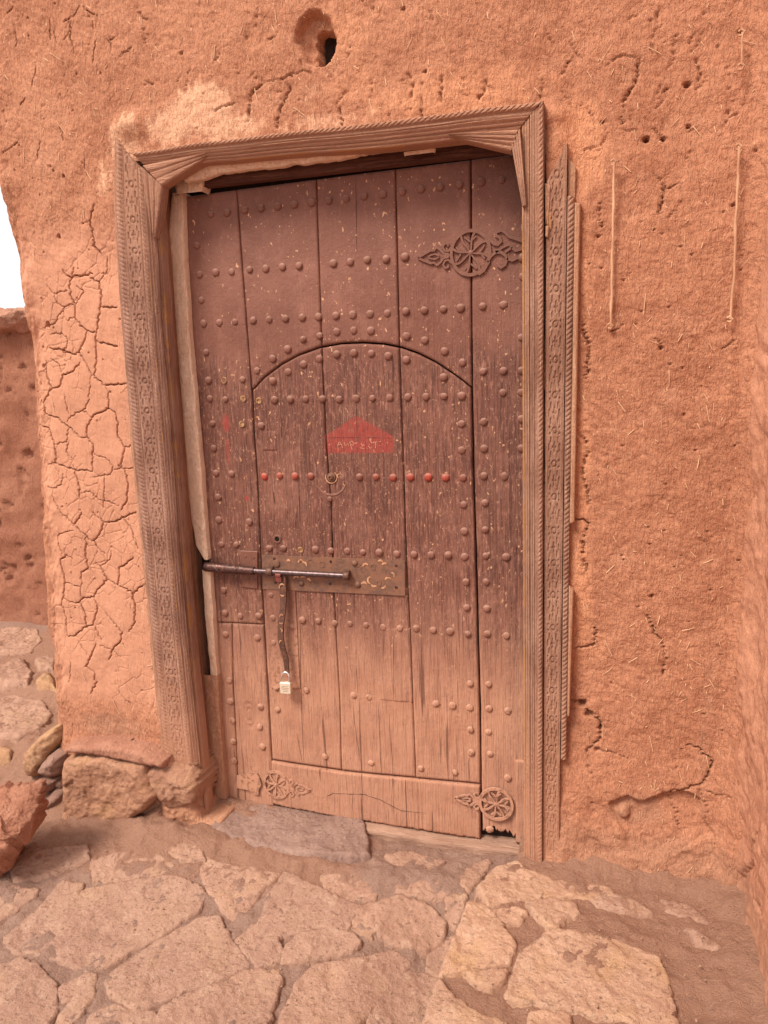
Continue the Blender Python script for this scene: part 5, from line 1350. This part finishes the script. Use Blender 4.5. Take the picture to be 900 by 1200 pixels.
# mud ledge on top and mud pier below the jamb
def mudlump(name, pts_px, Y, th, rnd, parent, mat, seed, noise=.008, rings=18):
    P = np.array([W(x, y, Y) for x, y in pts_px])
    slab(name, P, front_frame(Y), mat, parent, thick=th, depth=.10, rnd=rnd, noise=noise, seed=seed, rings=rings, nseg=130)
M_LEDGE = mat_clay('ledge_mud', (.43, .215, .145), (.35, .16, .105), (.52, .28, .195), attr=False)
mudlump('mud_ledge', [(80,871),(100,868),(140,869),(170,875),(198,888),(197,898),(175,893),(140,884),(100,880),(81,880)], -.045, .036, .012, foot, M_LEDGE, 640, noise=.004)
mudlump('mud_pier', [(176,896),(205,880),(240,955),(262,960),(262,978),(235,985),(200,985),(186,975),(192,950),(190,920)], -.010, .045, .03, foot, M_CLAY_FAR if False else M_MUD, 650, noise=.010)
# dark stones by the corner
dk = [([(150,150),(175,100),(210,80),(243,92),(240,160),(205,182),(165,178)], -.02, .06, M_DARKROCK), ([(130,195),(165,180),(200,190),(195,225),(160,232),(135,215)], -.055, .05, M_DARKROCK), ([(160,240),(200,215),(228,225),(232,275),(200,300),(150,330),(140,300)], -.05, .05, M_DARKROCK), ([(196,186),(232,172),(236,225),(205,212)], -.03, .03, M_DARKROCK)]
for i, (L, Y, th, m_) in enumerate(dk):
    P = np.array([W(x/3, 850+y/3, Y) for x, y in L]); slab('stone', P, front_frame(Y), m_, foot, thick=th, depth=.08, rnd=.02, noise=.012, seed=700+i*9, facets=2, rings=12)

# loose boulder at the left edge
def boulder():
    bo = [(-60,918),(0,914),(22,912),(40,917),(54,931),(49,950),(36,967),(26,984),(24,1002),(14,1019),(0,1028),(-34,1034),(-70,1010),(-85,960)]
    YB_ = -.40; P = np.array([W(x, y, YB_) for x, y in bo]); c = np.array([P[:, 0].mean()-.0, YB_+.02, P[:, 1].mean()-.002])
    pl_ = []
    for i in range(len(P)):
        a_ = P[i]; b2_ = P[(i+1) % len(P)]; t = b2_-a_; n = np.array([-t[1], t[0]]); n = n/np.linalg.norm(n)
        mid = (a_+b2_)/2
        if n @ (mid-c[[0, 2]]) < 0: n = -n
        for ty in (-.35, .3):
            N = np.array([n[0], ty, n[1]]); N /= np.linalg.norm(N); dd = N @ np.array([mid[0]-c[0], 0, mid[1]-c[2]])
            pl_.append((N, max(dd, .03)))
    for N, dd in (((.15, -1, .25), .085), ((-.5, -1, .1), .10), ((.55, -1, -.25), .088), ((.2, -.8, .9), .105), ((.1, -1, -.6), .10), ((.9, -.8, .5), .10), ((0, 1, .2), .12), ((.6, 1, 0), .12), ((-.6, 1, 0), .13)):
        N = np.array(N, float); N /= np.linalg.norm(N); pl_.append((N, dd))
    nu, nv = 300, 190
    th = np.linspace(0, 2*np.pi, nu, endpoint=False)[None, :]; ph = np.linspace(.012, np.pi-.012, nv)[:, None]
    D_ = np.stack([np.sin(ph)*np.cos(th), np.sin(ph)*np.sin(th), np.cos(ph)+0*th], -1)
    r = np.full(D_.shape[:2], 9.)
    k = 42.; acc = 0
    for N, dd in pl_:
        q = np.clip(D_ @ N, 1e-3, None); acc = acc+(dd/q)**-k
    r = acc**(-1/k)
    Q = D_*r[..., None]
    u_, v_ = Q[..., 0]*1+Q[..., 1]*.7, Q[..., 2]+Q[..., 1]*.5
    r = r*(1+.16*fbm(u_*11, v_*11, 3, 811)+.07*fbm(u_*38, v_*38, 3, 812)+.025*fbm(u_*130, v_*130, 2, 813))
    q = fbm(u_*7+4, v_*9, 3, 815)
    for lv in (-.12, .12, .25): r = r+.008*(sstep(lv-.008, lv+.008, q)-.5)
    c = c-np.array([-.006, 0, .030]); V = (c+D_*r[..., None]).reshape(-1, 3)
    i = np.arange(nu*nv).reshape(nv, nu)
    F = np.stack([i[:-1], i[1:], np.roll(i[1:], -1, 1), np.roll(i[:-1], -1, 1)], -1).reshape(-1, 4)
    V = np.vstack([V, c+[0, 0, r[0].mean()], c-[0, 0, r[-1].mean()]]); n0 = nu*nv
    T = np.concatenate([np.stack([np.full(nu, n0), i[0], np.roll(i[0], -1)], -1), np.stack([np.full(nu, n0+1), np.roll(i[-1], -1), i[-1]], -1)])
    return mesh_np('boulder', V, [F, T], M_BOULDER, None)
o = boulder()
tagset(o, 'big loose reddish boulder resting on the paving at the left edge', 'boulder')

# alley rocks behind the corner
AL = [([(87,160),(105,110),(150,50),(200,10),(205,50),(170,110),(140,170),(105,182)], M_OCHRE, 'ochre'), ]
alley = lambda X, Y: float(pave_z(X, Y))
P = px_poly([(29,898),(33,880),(48,866),(64,856),(66,868),(58,885),(48,905),(35,910)], alley)
o = slab('kerb_rock', np.array([W(x, y, -.03) for x, y in [(29,898),(33,880),(48,864),(64,852),(67,868),(58,888),(47,907),(35,910)]]), front_frame(-.03), M_OCHRE, None, thick=.04, depth=.12, rnd=.016, noise=.008, seed=820, facets=2)
tagset(o, 'yellow ochre rock wedged at the corner of the cracked wall', 'rock', 'rocks of the alley step')
for i, (L, m_, lab) in enumerate([
    ([(-30,818),(15,814),(52,820),(62,838),(48,856),(20,868),(-30,872)], M_PAVE, 'broad pinkish flagstone bedded in the alley above the boulder'),
    ([(-30,745),(12,737),(44,738),(50,752),(36,766),(-30,772)], M_PAVE, 'broad pinkish flagstone bedded in the alley at the foot of the far wall'),
    ([(-30,795),(5,782),(30,775),(38,790),(34,805),(5,812),(-30,815)], M_PAVE, 'flat tan rock of the alley step at the left edge'),
    ([(42,802),(50,795),(62,793),(66,810),(44,810)], M_OCHRE, 'small ochre rock of the alley step against the wall corner'),
    ([(-10,880),(4,876),(14,882),(12,894),(-10,898)], M_OCHRE, 'tiny ochre stone by the left edge above the boulder'),
    ([(40,776),(50,770),(66,774),(64,788),(44,788)], M_PAVE, 'grey tan stone beside the alley step near the corner'),
    ([(5,757),(16,755),(20,759),(6,761)], M_PAVE, 'leftmost of the pale pebbles bedded in the alley'),
    ([(22,755),(32,754),(36,758),(24,761)], M_PAVE, 'rightmost of the pale pebbles bedded in the alley')]):
    P = px_poly(L, alley)
    o = slab('alley_rock', P, up_frame(pave_z), m_, None, thick=.012 if i < 2 or i > 5 else .026, depth=.06, rnd=.016, noise=.009, seed=840+i*7, rings=10)
    tagset(o, lab, 'rock', 'rocks of the alley step')

# far wall across the alley with straw cap
def far_wall():
    YW = 1.05
    root = thing('boundary_wall', (-3.4, YW, .2), 'far mud wall with a straw capped top across the alley at the left', 'wall')
    x = np.arange(-6.2, -2.1, .016); ztop = float(W(10, 376, YW)[1]); zb = .1
    z = np.arange(zb, ztop, .014); X, Z = np.meshgrid(x, z)
    h = .05*fbm(X*1.7, Z*1.7, 3, 401)+.03*fbm(X*7, Z*7, 4, 411)+.02*sstep(.5, .2, Z)
    pitn = sstep(.33, .42, fbm(X*18, Z*18, 3, 431)); h = h-.02*pitn
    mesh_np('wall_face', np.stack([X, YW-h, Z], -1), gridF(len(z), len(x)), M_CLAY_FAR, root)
    n = 30; a = np.linspace(-1.3, math.pi, n)
    Xc, A = np.meshgrid(x, a); zc = float(W(10, 377, YW)[1])
    r = .066+.022*fbm(Xc*9, A*2, 4, 441)+.020*fbm(Xc*50, A*9, 3, 5)
    mesh_np('straw_cap', np.stack([Xc, YW+.03-np.cos(A-.3)*r*1.7, zc+np.sin(A)*r*.9], -1), gridF(n, len(x)), M_CAP, root)
    b = MB(); b.box((-4.15, YW+.22, .9), (2.05, .16, ztop/2-.42+.4)); 
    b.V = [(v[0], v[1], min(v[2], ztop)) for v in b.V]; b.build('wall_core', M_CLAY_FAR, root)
far_wall()

# grit and pebbles on the ground
V = []; F = []
for k in range(1500):
    px, py = rng.uniform(-20, 920), rng.uniform(960, 1230)
    pl_ = px > 620 or (px > 520 and py > 1150)
    zf = plat_z if pl_ else pave_z
    q = G(px, py, lambda X, Y: float(zf(X, Y)))
    if q[1] > -.03 or q[0] > XR-.04: continue
    r = rng.choice([.0012, .002, .0035], p=[.6, .32, .08])*rng.uniform(.7, 1.3); zc = float(zf(q[0], q[1]))+(.012 if not pl_ else .014)
    b0 = len(V); an = rng.uniform(0, 6)
    for i in range(5): V.append((q[0]+r*math.cos(an+i*1.256)*rng.uniform(.7, 1.2), q[1]+r*math.sin(an+i*1.256)*rng.uniform(.7, 1.2), zc+r*rng.uniform(-.2, .3)))
    V += [(q[0], q[1], zc+r*.9), (q[0], q[1], zc-r)]
    for i in range(5): F += [(b0+i, b0+(i+1) % 5, b0+5), (b0+(i+1) % 5, b0+i, b0+6)]
o = mesh_np('grit', V, np.array(F), M_STEP, None, smooth=False)
tagset(o, 'loose grit and tiny pebbles scattered over the paving', 'grit', kind='stuff')
